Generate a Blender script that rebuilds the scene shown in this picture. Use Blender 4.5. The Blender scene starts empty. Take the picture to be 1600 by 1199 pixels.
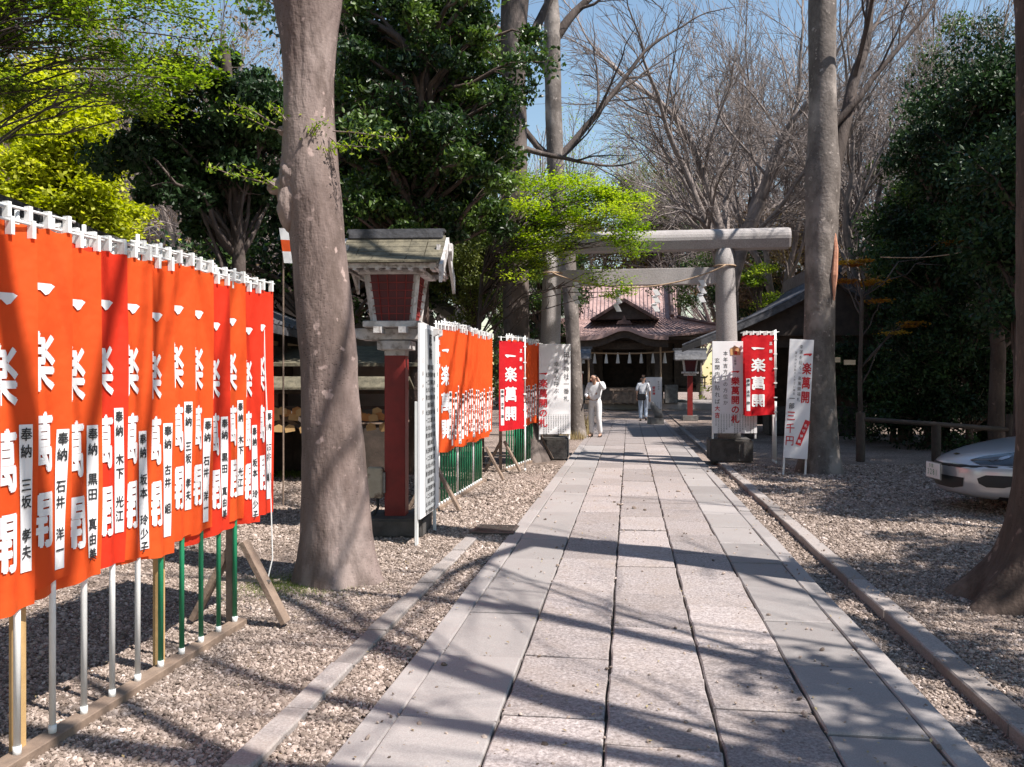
import bpy, bmesh, math, random
import numpy as np
from mathutils import Vector, Matrix, noise
from mathutils.bvhtree import BVHTree
R = math.radians
sc = bpy.context.scene
col = sc.collection
F, H, HY = 1300.0, 1.5, 597.0           # focal length in px of a 1600 px frame, eye height, horizon row

# ------------------------------------------------------------------ camera, sky, sun, exposure
cd = bpy.data.cameras.new('camera'); cam = bpy.data.objects.new('camera', cd); col.objects.link(cam)
cam.location = (0, 0, H); cam.rotation_euler = (R(90), 0, 0)
cd.sensor_width = 36; cd.lens = 36 * F / 1600; cd.shift_y = -(HY - 599.5) / 1600 * -1.0
cd.clip_start = .05; cd.clip_end = 2000
sc.camera = cam
SUN = Vector((.507, -.297, .809)).normalized()
w = bpy.data.worlds.new('World'); sc.world = w; w.use_nodes = True
nt = w.node_tree; bg = nt.nodes['Background']
sky = nt.nodes.new('ShaderNodeTexSky'); sky.sky_type = 'NISHITA'; sky.sun_disc = False
sky.sun_elevation = math.asin(SUN.z); sky.sun_rotation = math.atan2(SUN.x, SUN.y)
sky.air_density = 1.55; sky.dust_density = .25; sky.ozone_density = 2.2
nt.links.new(sky.outputs[0], bg.inputs[0]); bg.inputs[1].default_value = .085
sd = bpy.data.lights.new('sun', 'SUN'); sd.energy = 5.0; sd.angle = R(.55); sd.color = (1, .94, .87)
so = bpy.data.objects.new('sun', sd); col.objects.link(so); so.location = (8, -5, 14)
so.rotation_euler = (-SUN).to_track_quat('-Z', 'Y').to_euler()
sc.view_settings.view_transform = 'Standard'; sc.view_settings.look = 'None'
sc.view_settings.exposure = .95; sc.view_settings.gamma = 1; sc.view_settings.use_curve_mapping = False
sc.cycles.max_bounces = 6; sc.cycles.diffuse_bounces = 3; sc.cycles.glossy_bounces = 2
sc.cycles.transmission_bounces = 4; sc.cycles.sample_clamp_indirect = 6

# ------------------------------------------------------------------ helpers
def W(px, py, d): return Vector(((px - 800) / F * d, d, H - (py - HY) / F * d))
def G(px, py): d = H * F / (py - HY); return Vector(((px - 800) / F * d, d, 0))
YAW = R(8.0)
def UV(u, v, z=0): return Vector((u * math.cos(YAW) + v * math.sin(YAW), -u * math.sin(YAW) + v * math.cos(YAW), z))

def tag(o, label=None, cat=None, group=None, kind=None):
    if label: o['label'] = label
    if cat: o['category'] = cat
    if group: o['group'] = group
    if kind: o['kind'] = kind
    return o
def thing(name, label, cat, loc=(0, 0, 0), rz=0, group=None):
    o = bpy.data.objects.new(name, None); col.objects.link(o); o.empty_display_size = .2
    o.location = loc; o.rotation_euler = (0, 0, rz)
    return tag(o, label, cat, group)
def link(name, me, parent=None, label=None, kind=None):
    o = bpy.data.objects.new(name, me); col.objects.link(o)
    if parent is not None: o.parent = parent
    if label: o['label'] = label
    if kind: o['kind'] = kind
    return o
def copy_tree(o, parent=None):
    c = o.copy(); col.objects.link(c); c.parent = parent
    for ch in list(o.children): copy_tree(ch, c)
    return c

class MB:
    def __init__(s): s.v = []; s.f = []
    def add(s, vs, fs):
        n = len(s.v); s.v += [tuple(p) for p in vs]; s.f += [tuple(i + n for i in f) for f in fs]; return s
    def box(s, c, size, rz=0, m=None, taper=1.0):
        x, y, z = [a / 2 for a in size]
        vs = [Vector((sx * x * (taper if sz > 0 else 1), sy * y * (taper if sz > 0 else 1), sz * z)) for sz in (-1, 1) for sy in (-1, 1) for sx in (-1, 1)]
        M = m if m is not None else Matrix.Rotation(rz, 4, 'Z')
        vs = [M @ p + Vector(c) for p in vs]
        return s.add(vs, [(0, 2, 3, 1), (4, 5, 7, 6), (0, 1, 5, 4), (2, 6, 7, 3), (0, 4, 6, 2), (1, 3, 7, 5)])
    def bar(s, a, b, wx, wy=None, up=(0, 0, 1)):
        a = Vector(a); b = Vector(b); wy = wy or wx
        d = (b - a); L = d.length; z = d / L; x = Vector(up).cross(z)
        if x.length < 1e-4: x = Vector((1, 0, 0)).cross(z) if abs(z.x) < .9 else Vector((0, 1, 0)).cross(z)
        x.normalize(); y = z.cross(x)
        M = Matrix((x, y, z)).transposed().to_4x4()
        return s.box((a + b) / 2, (wx, wy, L), m=M)
    def tube(s, pts, rad, n=8, cap=True):
        pts = [Vector(p) for p in pts]; k = len(pts)
        if not hasattr(rad, '__len__'): rad = [rad] * k
        base = len(s.v); prev = None
        for i, p in enumerate(pts):
            t = (pts[min(i + 1, k - 1)] - pts[max(i - 1, 0)]).normalized()
            if prev is None: x = t.orthogonal().normalized()
            else:
                x = prev - t * prev.dot(t)
                x = x.normalized() if x.length > 1e-5 else t.orthogonal().normalized()
            prev = x; y = t.cross(x)
            for j in range(n):
                a = 2 * math.pi * j / n
                s.v.append(tuple(p + (x * math.cos(a) + y * math.sin(a)) * rad[i]))
        for i in range(k - 1):
            for j in range(n):
                s.f.append((base + i * n + j, base + i * n + (j + 1) % n, base + (i + 1) * n + (j + 1) % n, base + (i + 1) * n + j))
        if cap:
            s.f.append(tuple(base + j for j in range(n))[::-1]); s.f.append(tuple(base + (k - 1) * n + j for j in range(n)))
        return s
    def cyl(s, a, b, r, n=12, r2=None): return s.tube([a, b], [r, r if r2 is None else r2], n)
    def prism(s, poly, a, b, fn):
        # poly of 2D points, extruded between parameters a and b through fn(p, t) -> 3D
        n = len(poly); vs = [fn(p, a) for p in poly] + [fn(p, b) for p in poly]
        fs = [tuple(range(n))[::-1], tuple(range(n, 2 * n))] + [(i, (i + 1) % n, n + (i + 1) % n, n + i) for i in range(n)]
        return s.add(vs, fs)
    def build(s, name, mat, parent=None, smooth=False, bevel=0, label=None, kind=None):
        me = bpy.data.meshes.new(name); me.from_pydata(s.v, [], s.f)
        if bevel:
            bm = bmesh.new(); bm.from_mesh(me); bmesh.ops.recalc_face_normals(bm, faces=bm.faces)
            es = [e for e in bm.edges if len(e.link_faces) == 2 and e.calc_face_angle(0) > .5]
            bmesh.ops.bevel(bm, geom=es, offset=bevel, segments=2 if bevel > .008 else 1, affect='EDGES', clamp_overlap=True)
            bm.to_mesh(me); bm.free()
        else:
            bm = bmesh.new(); bm.from_mesh(me); bmesh.ops.recalc_face_normals(bm, faces=bm.faces); bm.to_mesh(me); bm.free()
        if mat: me.materials.append(mat)
        if smooth:
            me.polygons.foreach_set('use_smooth', [True] * len(me.polygons))
        me.update()
        return link(name, me, parent, label, kind)

# ------------------------------------------------------------------ materials
def new_mat(name):
    m = bpy.data.materials.new(name); m.use_nodes = True
    return m, m.node_tree.nodes, m.node_tree.links, m.node_tree.nodes['Principled BSDF']
def mat(name, c1, c2=None, scale=8, rough=.7, bump=.0, bscale=None, metal=0, detail=4, stretch=(1, 1, 1), spots=None, coat=0, trans=0, spec=.5):
    m, N, L, P = new_mat(name)
    P.inputs['Roughness'].default_value = rough; P.inputs['Metallic'].default_value = metal
    P.inputs['Coat Weight'].default_value = coat; P.inputs['Specular IOR Level'].default_value = spec
    tc = N.new('ShaderNodeTexCoord'); mp = N.new('ShaderNodeMapping'); mp.inputs['Scale'].default_value = stretch
    L.new(tc.outputs['Object'], mp.inputs[0])
    c2 = c2 or tuple(a * .75 for a in c1)
    nz = N.new('ShaderNodeTexNoise'); nz.inputs['Scale'].default_value = scale; nz.inputs['Detail'].default_value = detail
    nz.inputs['Roughness'].default_value = .65
    L.new(mp.outputs[0], nz.inputs[0])
    rp = N.new('ShaderNodeValToRGB'); rp.color_ramp.elements[0].position = .35; rp.color_ramp.elements[1].position = .65
    rp.color_ramp.elements[0].color = (*c2, 1); rp.color_ramp.elements[1].color = (*c1, 1)
    L.new(nz.outputs[0], rp.inputs[0]); out = rp.outputs[0]
    if spots:
        sc_, lo, hi, colr = spots
        n2 = N.new('ShaderNodeTexNoise'); n2.inputs['Scale'].default_value = sc_; n2.inputs['Detail'].default_value = 3
        L.new(mp.outputs[0], n2.inputs[0])
        mr = N.new('ShaderNodeMapRange'); mr.inputs[1].default_value = lo; mr.inputs[2].default_value = hi
        L.new(n2.outputs[0], mr.inputs[0])
        mx = N.new('ShaderNodeMixRGB'); mx.inputs[2].default_value = (*colr, 1)
        L.new(mr.outputs[0], mx.inputs[0]); L.new(out, mx.inputs[1]); out = mx.outputs[0]
    L.new(out, P.inputs['Base Color'])
    if bump:
        n3 = N.new('ShaderNodeTexNoise'); n3.inputs['Scale'].default_value = bscale or scale * 4; n3.inputs['Detail'].default_value = 5
        L.new(mp.outputs[0], n3.inputs[0])
        b = N.new('ShaderNodeBump'); b.inputs['Strength'].default_value = bump; b.inputs['Distance'].default_value = .02
        L.new(n3.outputs[0], b.inputs['Height']); L.new(b.outputs[0], P.inputs['Normal'])
    if trans:
        t = N.new('ShaderNodeBsdfTranslucent'); L.new(out, t.inputs[0])
        ms = N.new('ShaderNodeMixShader'); ms.inputs[0].default_value = trans
        L.new(P.outputs[0], ms.inputs[1]); L.new(t.outputs[0], ms.inputs[2]); L.new(ms.outputs[0], N['Material Output'].inputs[0])
    return m
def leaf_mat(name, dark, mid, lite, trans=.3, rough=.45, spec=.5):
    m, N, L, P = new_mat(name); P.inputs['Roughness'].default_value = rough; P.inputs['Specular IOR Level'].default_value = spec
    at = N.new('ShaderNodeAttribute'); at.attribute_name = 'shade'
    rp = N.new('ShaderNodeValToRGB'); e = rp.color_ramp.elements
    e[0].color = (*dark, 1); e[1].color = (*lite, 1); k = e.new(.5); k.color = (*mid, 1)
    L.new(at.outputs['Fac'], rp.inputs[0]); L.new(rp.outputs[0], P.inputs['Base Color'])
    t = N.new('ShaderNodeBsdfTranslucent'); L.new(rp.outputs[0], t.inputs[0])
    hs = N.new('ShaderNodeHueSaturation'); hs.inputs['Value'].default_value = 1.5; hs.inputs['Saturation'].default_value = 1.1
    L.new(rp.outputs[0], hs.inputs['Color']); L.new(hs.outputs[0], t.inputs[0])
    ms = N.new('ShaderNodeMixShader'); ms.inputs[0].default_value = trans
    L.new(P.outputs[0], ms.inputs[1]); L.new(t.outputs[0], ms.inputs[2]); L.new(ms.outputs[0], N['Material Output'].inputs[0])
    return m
def bark_mat(name, base, dark, moss=None, vs=.35, bump=.6, lent=True):
    m, N, L, P = new_mat(name); P.inputs['Roughness'].default_value = .85; P.inputs['Specular IOR Level'].default_value = .25
    tc = N.new('ShaderNodeTexCoord'); mp = N.new('ShaderNodeMapping'); mp.inputs['Scale'].default_value = (1, 1, vs)
    L.new(tc.outputs['Object'], mp.inputs[0])
    a = N.new('ShaderNodeTexNoise'); a.inputs['Scale'].default_value = 4; a.inputs['Detail'].default_value = 8; a.inputs['Roughness'].default_value = .72
    L.new(mp.outputs[0], a.inputs[0])
    rp = N.new('ShaderNodeValToRGB'); rp.color_ramp.elements[0].position = .3; rp.color_ramp.elements[1].position = .68
    rp.color_ramp.elements[0].color = (*dark, 1); rp.color_ramp.elements[1].color = (*base, 1)
    L.new(a.outputs[0], rp.inputs[0]); out = rp.outputs[0]
    mp2 = N.new('ShaderNodeMapping'); mp2.inputs['Scale'].default_value = (1, 1, 2.6); L.new(tc.outputs['Object'], mp2.inputs[0])
    v = N.new('ShaderNodeTexVoronoi'); v.inputs['Scale'].default_value = 26; L.new(mp2.outputs[0], v.inputs[0])
    n4 = N.new('ShaderNodeTexNoise'); n4.inputs['Scale'].default_value = 3.1; L.new(tc.outputs['Object'], n4.inputs[0])
    if lent:
        mr = N.new('ShaderNodeMapRange'); mr.inputs[1].default_value = .26; mr.inputs[2].default_value = .12; L.new(v.outputs[0], mr.inputs[0])
        mr2 = N.new('ShaderNodeMapRange'); mr2.inputs[1].default_value = .45; mr2.inputs[2].default_value = .6; L.new(n4.outputs[0], mr2.inputs[0])
        mu = N.new('ShaderNodeMath'); mu.operation = 'MULTIPLY'; L.new(mr.outputs[0], mu.inputs[0]); L.new(mr2.outputs[0], mu.inputs[1])
        mx = N.new('ShaderNodeMixRGB'); mx.inputs[2].default_value = (*[c * .45 for c in dark], 1)
        L.new(mu.outputs[0], mx.inputs[0]); L.new(out, mx.inputs[1]); out = mx.outputs[0]
    n5 = N.new('ShaderNodeTexNoise'); n5.inputs['Scale'].default_value = 1.7; n5.inputs['Detail'].default_value = 5; L.new(mp.outputs[0], n5.inputs[0])
    mr3 = N.new('ShaderNodeMapRange'); mr3.inputs[1].default_value = .5; mr3.inputs[2].default_value = .72; L.new(n5.outputs[0], mr3.inputs[0])
    mx2 = N.new('ShaderNodeMixRGB'); mx2.inputs[2].default_value = (*(moss or tuple(min(1, c * 1.45) for c in base)), 1)
    L.new(mr3.outputs[0], mx2.inputs[0]); L.new(out, mx2.inputs[1]); out = mx2.outputs[0]
    n6 = N.new('ShaderNodeTexNoise'); n6.inputs['Scale'].default_value = 2.3; n6.inputs['Detail'].default_value = 9; n6.inputs['Roughness'].default_value = .7
    mp6 = N.new('ShaderNodeMapping'); mp6.inputs['Location'].default_value = (7, 3, 1); mp6.inputs['Scale'].default_value = (1.4, 1.4, .6); L.new(tc.outputs['Object'], mp6.inputs[0]); L.new(mp6.outputs[0], n6.inputs[0])
    mr6 = N.new('ShaderNodeMapRange'); mr6.inputs[1].default_value = .50; mr6.inputs[2].default_value = .62; mr6.inputs[4].default_value = .75; L.new(n6.outputs[0], mr6.inputs[0])
    mx6 = N.new('ShaderNodeMixRGB'); mx6.inputs[2].default_value = (*dark, 1); L.new(mr6.outputs[0], mx6.inputs[0]); L.new(out, mx6.inputs[1]); out = mx6.outputs[0]
    n7 = N.new('ShaderNodeTexNoise'); n7.inputs['Scale'].default_value = 11; n7.inputs['Detail'].default_value = 4; L.new(tc.outputs['Object'], n7.inputs[0])
    mr7 = N.new('ShaderNodeMapRange'); mr7.inputs[1].default_value = .64; mr7.inputs[2].default_value = .70; mr7.inputs[4].default_value = .8; L.new(n7.outputs[0], mr7.inputs[0])
    mx7 = N.new('ShaderNodeMixRGB'); mx7.inputs[2].default_value = (*[min(1, c * 1.9) for c in base], 1); L.new(mr7.outputs[0], mx7.inputs[0]); L.new(out, mx7.inputs[1]); out = mx7.outputs[0]
    L.new(out, P.inputs['Base Color'])
    n3 = N.new('ShaderNodeTexNoise'); n3.inputs['Scale'].default_value = 22; n3.inputs['Detail'].default_value = 7; L.new(mp.outputs[0], n3.inputs[0])
    ad = N.new('ShaderNodeMath'); ad.operation = 'MULTIPLY_ADD'; ad.inputs[1].default_value = .07
    L.new(v.outputs[0], ad.inputs[0]); L.new(n3.outputs[0], ad.inputs[2])
    b = N.new('ShaderNodeBump'); b.inputs['Strength'].default_value = bump; b.inputs['Distance'].default_value = .03
    L.new(ad.outputs[0], b.inputs['Height']); L.new(b.outputs[0], P.inputs['Normal'])
    return m

M = {}
def ground_mat():
    m, N, L, P = new_mat('gravel_ground'); P.inputs['Roughness'].default_value = .9; P.inputs['Specular IOR Level'].default_value = .2
    tc = N.new('ShaderNodeTexCoord')
    v = N.new('ShaderNodeTexVoronoi'); v.inputs['Scale'].default_value = 62; v.inputs['Randomness'].default_value = 1
    L.new(tc.outputs['Object'], v.inputs[0])
    sp = N.new('ShaderNodeSeparateColor'); L.new(v.outputs['Color'], sp.inputs[0])
    rp = N.new('ShaderNodeValToRGB'); e = rp.color_ramp.elements
    e[0].color = (.10, .075, .063, 1); e[1].color = (.46, .37, .325, 1); k = e.new(.5); k.color = (.27, .21, .18, 1)
    L.new(sp.outputs[0], rp.inputs[0])
    n = N.new('ShaderNodeTexNoise'); n.inputs['Scale'].default_value = .9; n.inputs['Detail'].default_value = 6; L.new(tc.outputs['Object'], n.inputs[0])
    mr = N.new('ShaderNodeMapRange'); mr.inputs[1].default_value = .45; mr.inputs[2].default_value = .75; L.new(n.outputs[0], mr.inputs[0])
    mx = N.new('ShaderNodeMixRGB'); mx.inputs[2].default_value = (.16, .12, .095, 1)
    L.new(mr.outputs[0], mx.inputs[0]); L.new(rp.outputs[0], mx.inputs[1]); L.new(mx.outputs[0], P.inputs['Base Color'])
    b = N.new('ShaderNodeBump'); b.inputs['Strength'].default_value = .8; b.inputs['Distance'].default_value = .02; b.invert = True
    L.new(v.outputs[0], b.inputs['Height']); L.new(b.outputs[0], P.inputs['Normal'])
    return m
def pebble_mat():
    m, N, L, P = new_mat('pebbles'); P.inputs['Roughness'].default_value = .85; P.inputs['Specular IOR Level'].default_value = .2
    oi = N.new('ShaderNodeObjectInfo'); rp = N.new('ShaderNodeValToRGB'); e = rp.color_ramp.elements
    at = N.new('ShaderNodeAttribute'); at.attribute_type = 'INSTANCER'; at.attribute_name = 'shade'
    e[0].color = (.07, .052, .045, 1); e[1].color = (.58, .49, .45, 1)
    for p_, c_ in ((.3, (.155, .12, .098)), (.6, (.29, .23, .195)), (.85, (.42, .345, .30))): k = e.new(p_); k.color = (*c_, 1)
    L.new(at.outputs['Fac'], rp.inputs[0]); L.new(rp.outputs[0], P.inputs['Base Color'])
    return m
def granite(name, base, spk, rough, sscale=70, amount=.6, bump=.35, stain=(.25, .2, .17)):
    m, N, L, P = new_mat(name); P.inputs['Roughness'].default_value = rough; P.inputs['Specular IOR Level'].default_value = .35
    tc = N.new('ShaderNodeTexCoord'); g = N.new('ShaderNodeNewGeometry')
    ox = N.new('ShaderNodeObjectInfo')
    n = N.new('ShaderNodeTexNoise'); n.inputs['Scale'].default_value = sscale; n.inputs['Detail'].default_value = 4; n.inputs['Roughness'].default_value = .8
    L.new(tc.outputs['Object'], n.inputs[0])
    rp = N.new('ShaderNodeValToRGB'); e = rp.color_ramp.elements; e[0].position = .36; e[1].position = .62
    e[0].color = (*spk, 1); e[1].color = (*base, 1); k = e.new(.72); k.color = (*[min(1, c * 1.35) for c in base], 1)
    L.new(n.outputs[0], rp.inputs[0])
    n2 = N.new('ShaderNodeTexNoise'); n2.inputs['Scale'].default_value = 2.3; n2.inputs['Detail'].default_value = 8; n2.inputs['Roughness'].default_value = .7
    L.new(tc.outputs['Object'], n2.inputs[0])
    mr = N.new('ShaderNodeMapRange'); mr.inputs[1].default_value = .44; mr.inputs[2].default_value = .72; mr.inputs[4].default_value = amount
    L.new(n2.outputs[0], mr.inputs[0])
    mx = N.new('ShaderNodeMixRGB'); mx.inputs[2].default_value = (*stain, 1)
    L.new(mr.outputs[0], mx.inputs[0]); L.new(rp.outputs[0], mx.inputs[1])
    hs = N.new('ShaderNodeHueSaturation'); mr4 = N.new('ShaderNodeMapRange'); mr4.inputs[3].default_value = .8; mr4.inputs[4].default_value = 1.18
    L.new(ox.outputs['Random'], mr4.inputs[0]); L.new(mr4.outputs[0], hs.inputs['Value']); L.new(mx.outputs[0], hs.inputs['Color'])
    L.new(hs.outputs[0], P.inputs['Base Color'])
    n3 = N.new('ShaderNodeTexNoise'); n3.inputs['Scale'].default_value = 38; n3.inputs['Detail'].default_value = 6; L.new(tc.outputs['Object'], n3.inputs[0])
    b = N.new('ShaderNodeBump'); b.inputs['Strength'].default_value = bump; b.inputs['Distance'].default_value = .012
    L.new(n3.outputs[0], b.inputs['Height']); L.new(b.outputs[0], P.inputs['Normal'])
    return m
M['ground'] = ground_mat(); M['pebble'] = pebble_mat()
M['rough_stone'] = granite('rough_granite', (.38, .335, .325), (.15, .125, .12), .75, 60, .55, .55)
M['smooth_stone'] = granite('smooth_granite', (.325, .298, .288), (.225, .205, .198), .6, 150, .35, .12, (.24, .2, .19))
M['kerb'] = granite('kerb_stone', (.33, .295, .28), (.2, .175, .165), .8, 90, .55, .3)
M['torii'] = granite('torii_granite', (.40, .37, .36), (.24, .22, .215), .75, 60, .5, .3, (.2, .18, .17))
M['dark_stone'] = mat('dark_stone', (.09, .082, .078), (.045, .041, .038), 6, .85, .4)
M['concrete'] = mat('concrete', (.2, .19, .18), (.12, .11, .105), 9, .85, .3)
M['bark1'] = bark_mat('bark_warm', (.22, .165, .15), (.095, .068, .058), (.34, .275, .25))
M['bark2'] = bark_mat('bark_dark', (.115, .09, .08), (.045, .035, .03), (.2, .165, .15))
M['bark3'] = bark_mat('bark_grey', (.20, .172, .155), (.085, .07, .062), (.34, .295, .265), .8, .4)
M['bark4'] = bark_mat('bark_brown', (.12, .085, .07), (.045, .032, .026), (.2, .15, .125))
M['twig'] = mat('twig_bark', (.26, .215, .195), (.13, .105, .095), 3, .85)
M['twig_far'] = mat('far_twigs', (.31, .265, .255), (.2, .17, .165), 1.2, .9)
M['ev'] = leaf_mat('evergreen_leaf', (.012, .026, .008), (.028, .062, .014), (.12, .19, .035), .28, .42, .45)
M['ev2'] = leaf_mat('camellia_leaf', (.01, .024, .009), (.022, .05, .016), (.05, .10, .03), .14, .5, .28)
M['maple'] = leaf_mat('spring_maple_leaf', (.07, .13, .012), (.22, .33, .025), (.42, .50, .06), .45, .55, .3)
M['gold'] = leaf_mat('yellow_maple_leaf', (.20, .24, .02), (.42, .46, .04), (.62, .62, .09), .45, .55, .3)
M['green'] = leaf_mat('green_maple_leaf', (.06, .10, .012), (.16, .25, .025), (.36, .44, .06), .45, .55, .3)
M['bush'] = leaf_mat('olive_leaf', (.05, .065, .015), (.12, .15, .03), (.24, .27, .06), .3, .5, .4)
M['orange'] = leaf_mat('orange_maple_leaf', (.28, .09, .02), (.42, .2, .04), (.5, .33, .06), .45, .55, .3)
M['rust'] = leaf_mat('rusty_bud', (.11, .07, .045), (.2, .135, .08), (.3, .24, .1), .3, .7, .2)
M['grass'] = leaf_mat('grass_blade', (.06, .10, .02), (.16, .24, .04), (.35, .36, .1), .4, .6, .3)
M['straw'] = leaf_mat('dry_grass', (.16, .11, .06), (.3, .23, .12), (.42, .36, .2), .3, .7, .2)
def cloth_mat(name, c, trans=.28):
    m, N, L, P = new_mat(name); P.inputs['Roughness'].default_value = .6; P.inputs['Specular IOR Level'].default_value = .25
    P.inputs['Base Color'].default_value = (*c, 1)
    t = N.new('ShaderNodeBsdfTranslucent'); t.inputs[0].default_value = (*c, 1)
    tc = N.new('ShaderNodeTexCoord'); wv = N.new('ShaderNodeTexNoise'); wv.inputs['Scale'].default_value = 500; L.new(tc.outputs['Object'], wv.inputs[0])
    wr = N.new('ShaderNodeTexNoise'); wr.inputs['Scale'].default_value = 6; wr.inputs['Detail'].default_value = 3; L.new(tc.outputs['Object'], wr.inputs[0])
    b = N.new('ShaderNodeBump'); b.inputs['Strength'].default_value = .5; b.inputs['Distance'].default_value = .03; L.new(wr.outputs[0], b.inputs['Height'])
    L.new(b.outputs[0], P.inputs['Normal'])
    ms = N.new('ShaderNodeMixShader'); ms.inputs[0].default_value = trans
    L.new(P.outputs[0], ms.inputs[1]); L.new(t.outputs[0], ms.inputs[2]); L.new(ms.outputs[0], N['Material Output'].inputs[0])
    return m
M['red'] = cloth_mat('orange_red_cloth', (.86, .12, .024), .42); M['red2'] = cloth_mat('red_cloth', (.80, .05, .02), .4); M['crimson'] = cloth_mat('crimson_cloth', (.60, .012, .02), .3)
M['white'] = mat('white_print', (.76, .75, .75), (.70, .69, .70), 3, .6)
M['black'] = mat('black_ink', (.02, .02, .022), None, 3, .6)
M['redink'] = mat('red_ink', (.62, .02, .03), None, 3, .6)
M['greypaper'] = mat('grey_paper', (.36, .37, .38), (.33, .34, .35), 3, .7)
M['board'] = mat('white_board', (.78, .77, .78), (.71, .70, .71), 2.5, .5, .05)
M['plastic'] = mat('white_plastic', (.78, .78, .77), (.68, .68, .66), 6, .4)
M['greenpole'] = mat('green_plastic', (.015, .22, .10), (.012, .17, .08), 4, .38)
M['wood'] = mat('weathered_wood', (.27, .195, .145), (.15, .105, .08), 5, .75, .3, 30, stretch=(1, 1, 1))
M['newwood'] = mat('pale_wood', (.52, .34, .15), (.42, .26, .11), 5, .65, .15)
M['darkwood'] = mat('dark_wood', (.07, .05, .04), (.035, .026, .02), 5, .75, .2)
M['redpaint'] = mat('red_lacquer', (.24, .018, .016), (.17, .014, .013), 5, .5, .08)
M['whitepaint'] = mat('old_white_paint', (.60, .575, .57), (.42, .40, .39), 10, .6, .1, spots=(14, .52, .68, (.22, .19, .17)))
M['screen'] = mat('red_screen', (.10, .012, .02), (.07, .01, .015), 4, .45)
M['shingle'] = mat('shingle_board', (.16, .14, .095), (.07, .062, .042), 9, .85, .4)
M['tile'] = mat('roof_tile', (.10, .10, .11), (.045, .045, .05), 7, .5, .3)
M['copper'] = mat('red_brown_roof', (.42, .29, .27), (.30, .195, .18), 2.2, .5, .1)
M['copper2'] = mat('roof_trim', (.10, .055, .05), (.07, .04, .038), 2, .6)
M['plaster'] = mat('cream_plaster', (.55, .44, .31), (.42, .33, .23), 3, .85, .1)
M['greywall'] = mat('grey_wall', (.2, .19, .185), (.14, .135, .13), 3, .85, .1)
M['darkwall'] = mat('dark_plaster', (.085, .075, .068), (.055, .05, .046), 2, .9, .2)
M['paper'] = mat('white_paper', (.8, .8, .8), (.74, .74, .75), 4, .7, trans=.25)
M['rope'] = mat('straw_rope', (.42, .3, .2), (.3, .2, .13), 20, .85)
M['metal'] = mat('grey_metal', (.3, .3, .3), (.2, .2, .2), 8, .45, metal=.6)
M['iron'] = mat('cast_iron', (.11, .095, .085), (.06, .05, .045), 20, .6, metal=.4)
M['box'] = mat('beige_enamel', (.42, .37, .29), (.33, .29, .22), 9, .6, spots=(9, .55, .65, (.15, .1, .07)))
M['skin'] = mat('skin', (.42, .25, .18), (.38, .22, .155), 6, .55)
M['hair'] = mat('black_hair', (.015, .013, .012), None, 20, .5)
M['shirt'] = mat('white_cotton', (.76, .76, .78), (.68, .68, .71), 6, .8, .2, 14)
M['jeans'] = mat('pale_denim', (.42, .48, .57), (.33, .39, .48), 6, .85, .2, 14)
M['pale'] = mat('pale_cotton', (.7, .69, .7), (.6, .59, .6), 6, .85, .2, 14)
M['bag'] = mat('black_bag', (.015, .015, .017), None, 6, .6)
M['carpaint'] = mat('silver_paint', (.52, .52, .55), (.49, .49, .52), 1, .28, metal=.45, coat=.7)
M['glass'] = mat('dark_glass', (.012, .013, .015), None, 1, .08)
M['lens'] = mat('headlamp_cover', (.022, .023, .026), (.015, .015, .018), 6, .1, coat=1)
M['chrome'] = mat('lamp_reflector', (.6, .6, .62), None, 3, .15, metal=1)
M['rubber'] = mat('tyre_rubber', (.02, .02, .02), None, 8, .8)
M['amber'] = mat('amber_lens', (.5, .13, .02), None, 6, .25)
M['gold_emb'] = mat('emblem_gold', (.6, .36, .16), (.52, .3, .13), 6, .5)
M['peach'] = mat('bare_sapwood', (.55, .27, .17), (.42, .18, .11), 9, .8, .2)

# ------------------------------------------------------------------ numpy meshes for foliage and limbs
def np_mesh(name, V, Fc, mat_, attr=None, smooth=False):
    me = bpy.data.meshes.new(name); V = np.asarray(V, np.float32); Fc = np.asarray(Fc, np.int32)
    k = Fc.shape[1]; n = len(Fc)
    me.vertices.add(len(V)); me.vertices.foreach_set('co', V.ravel())
    me.loops.add(n * k); me.loops.foreach_set('vertex_index', Fc.ravel())
    me.polygons.add(n); me.polygons.foreach_set('loop_start', np.arange(0, n * k, k, dtype=np.int32))
    me.polygons.foreach_set('loop_total', np.full(n, k, np.int32))
    if smooth: me.polygons.foreach_set('use_smooth', np.ones(n, bool))
    me.update(calc_edges=True)
    if attr is not None:
        a = me.attributes.new('shade', 'FLOAT', 'POINT'); a.data.foreach_set('value', np.asarray(attr, np.float32))
    me.materials.append(mat_)
    return me
def leaves(rng, C, size, asp=.5, flat=.0, shade=None):
    """two folded triangles per leaf centred at C"""
    n = len(C); t = rng.normal(size=(n, 3)); t[:, 2] = t[:, 2] * (1 - flat) - .25; t /= np.linalg.norm(t, axis=1)[:, None]
    up = rng.normal(size=(n, 3)) * (1 - flat * .8); up[:, 2] += .6 + flat
    wv = np.cross(t, up); wv /= np.linalg.norm(wv, axis=1)[:, None] + 1e-9; nn = np.cross(wv, t)
    s = size * rng.uniform(.6, 1.35, n)[:, None]
    V = np.stack([C - t * s * .5, C + wv * s * asp * .5 + nn * s * .1, C + t * s * .5, C - wv * s * asp * .5 + nn * s * .1], 1).reshape(-1, 3)
    b = np.arange(n)[:, None] * 4
    Fc = np.concatenate([b + [0, 1, 2], b + [0, 2, 3]], 1).reshape(-1, 3)
    sh = rng.uniform(0, 1, n) if shade is None else np.clip(shade + rng.normal(0, .2, n), 0, 1)
    return V, Fc, np.repeat(sh, 4)
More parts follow.
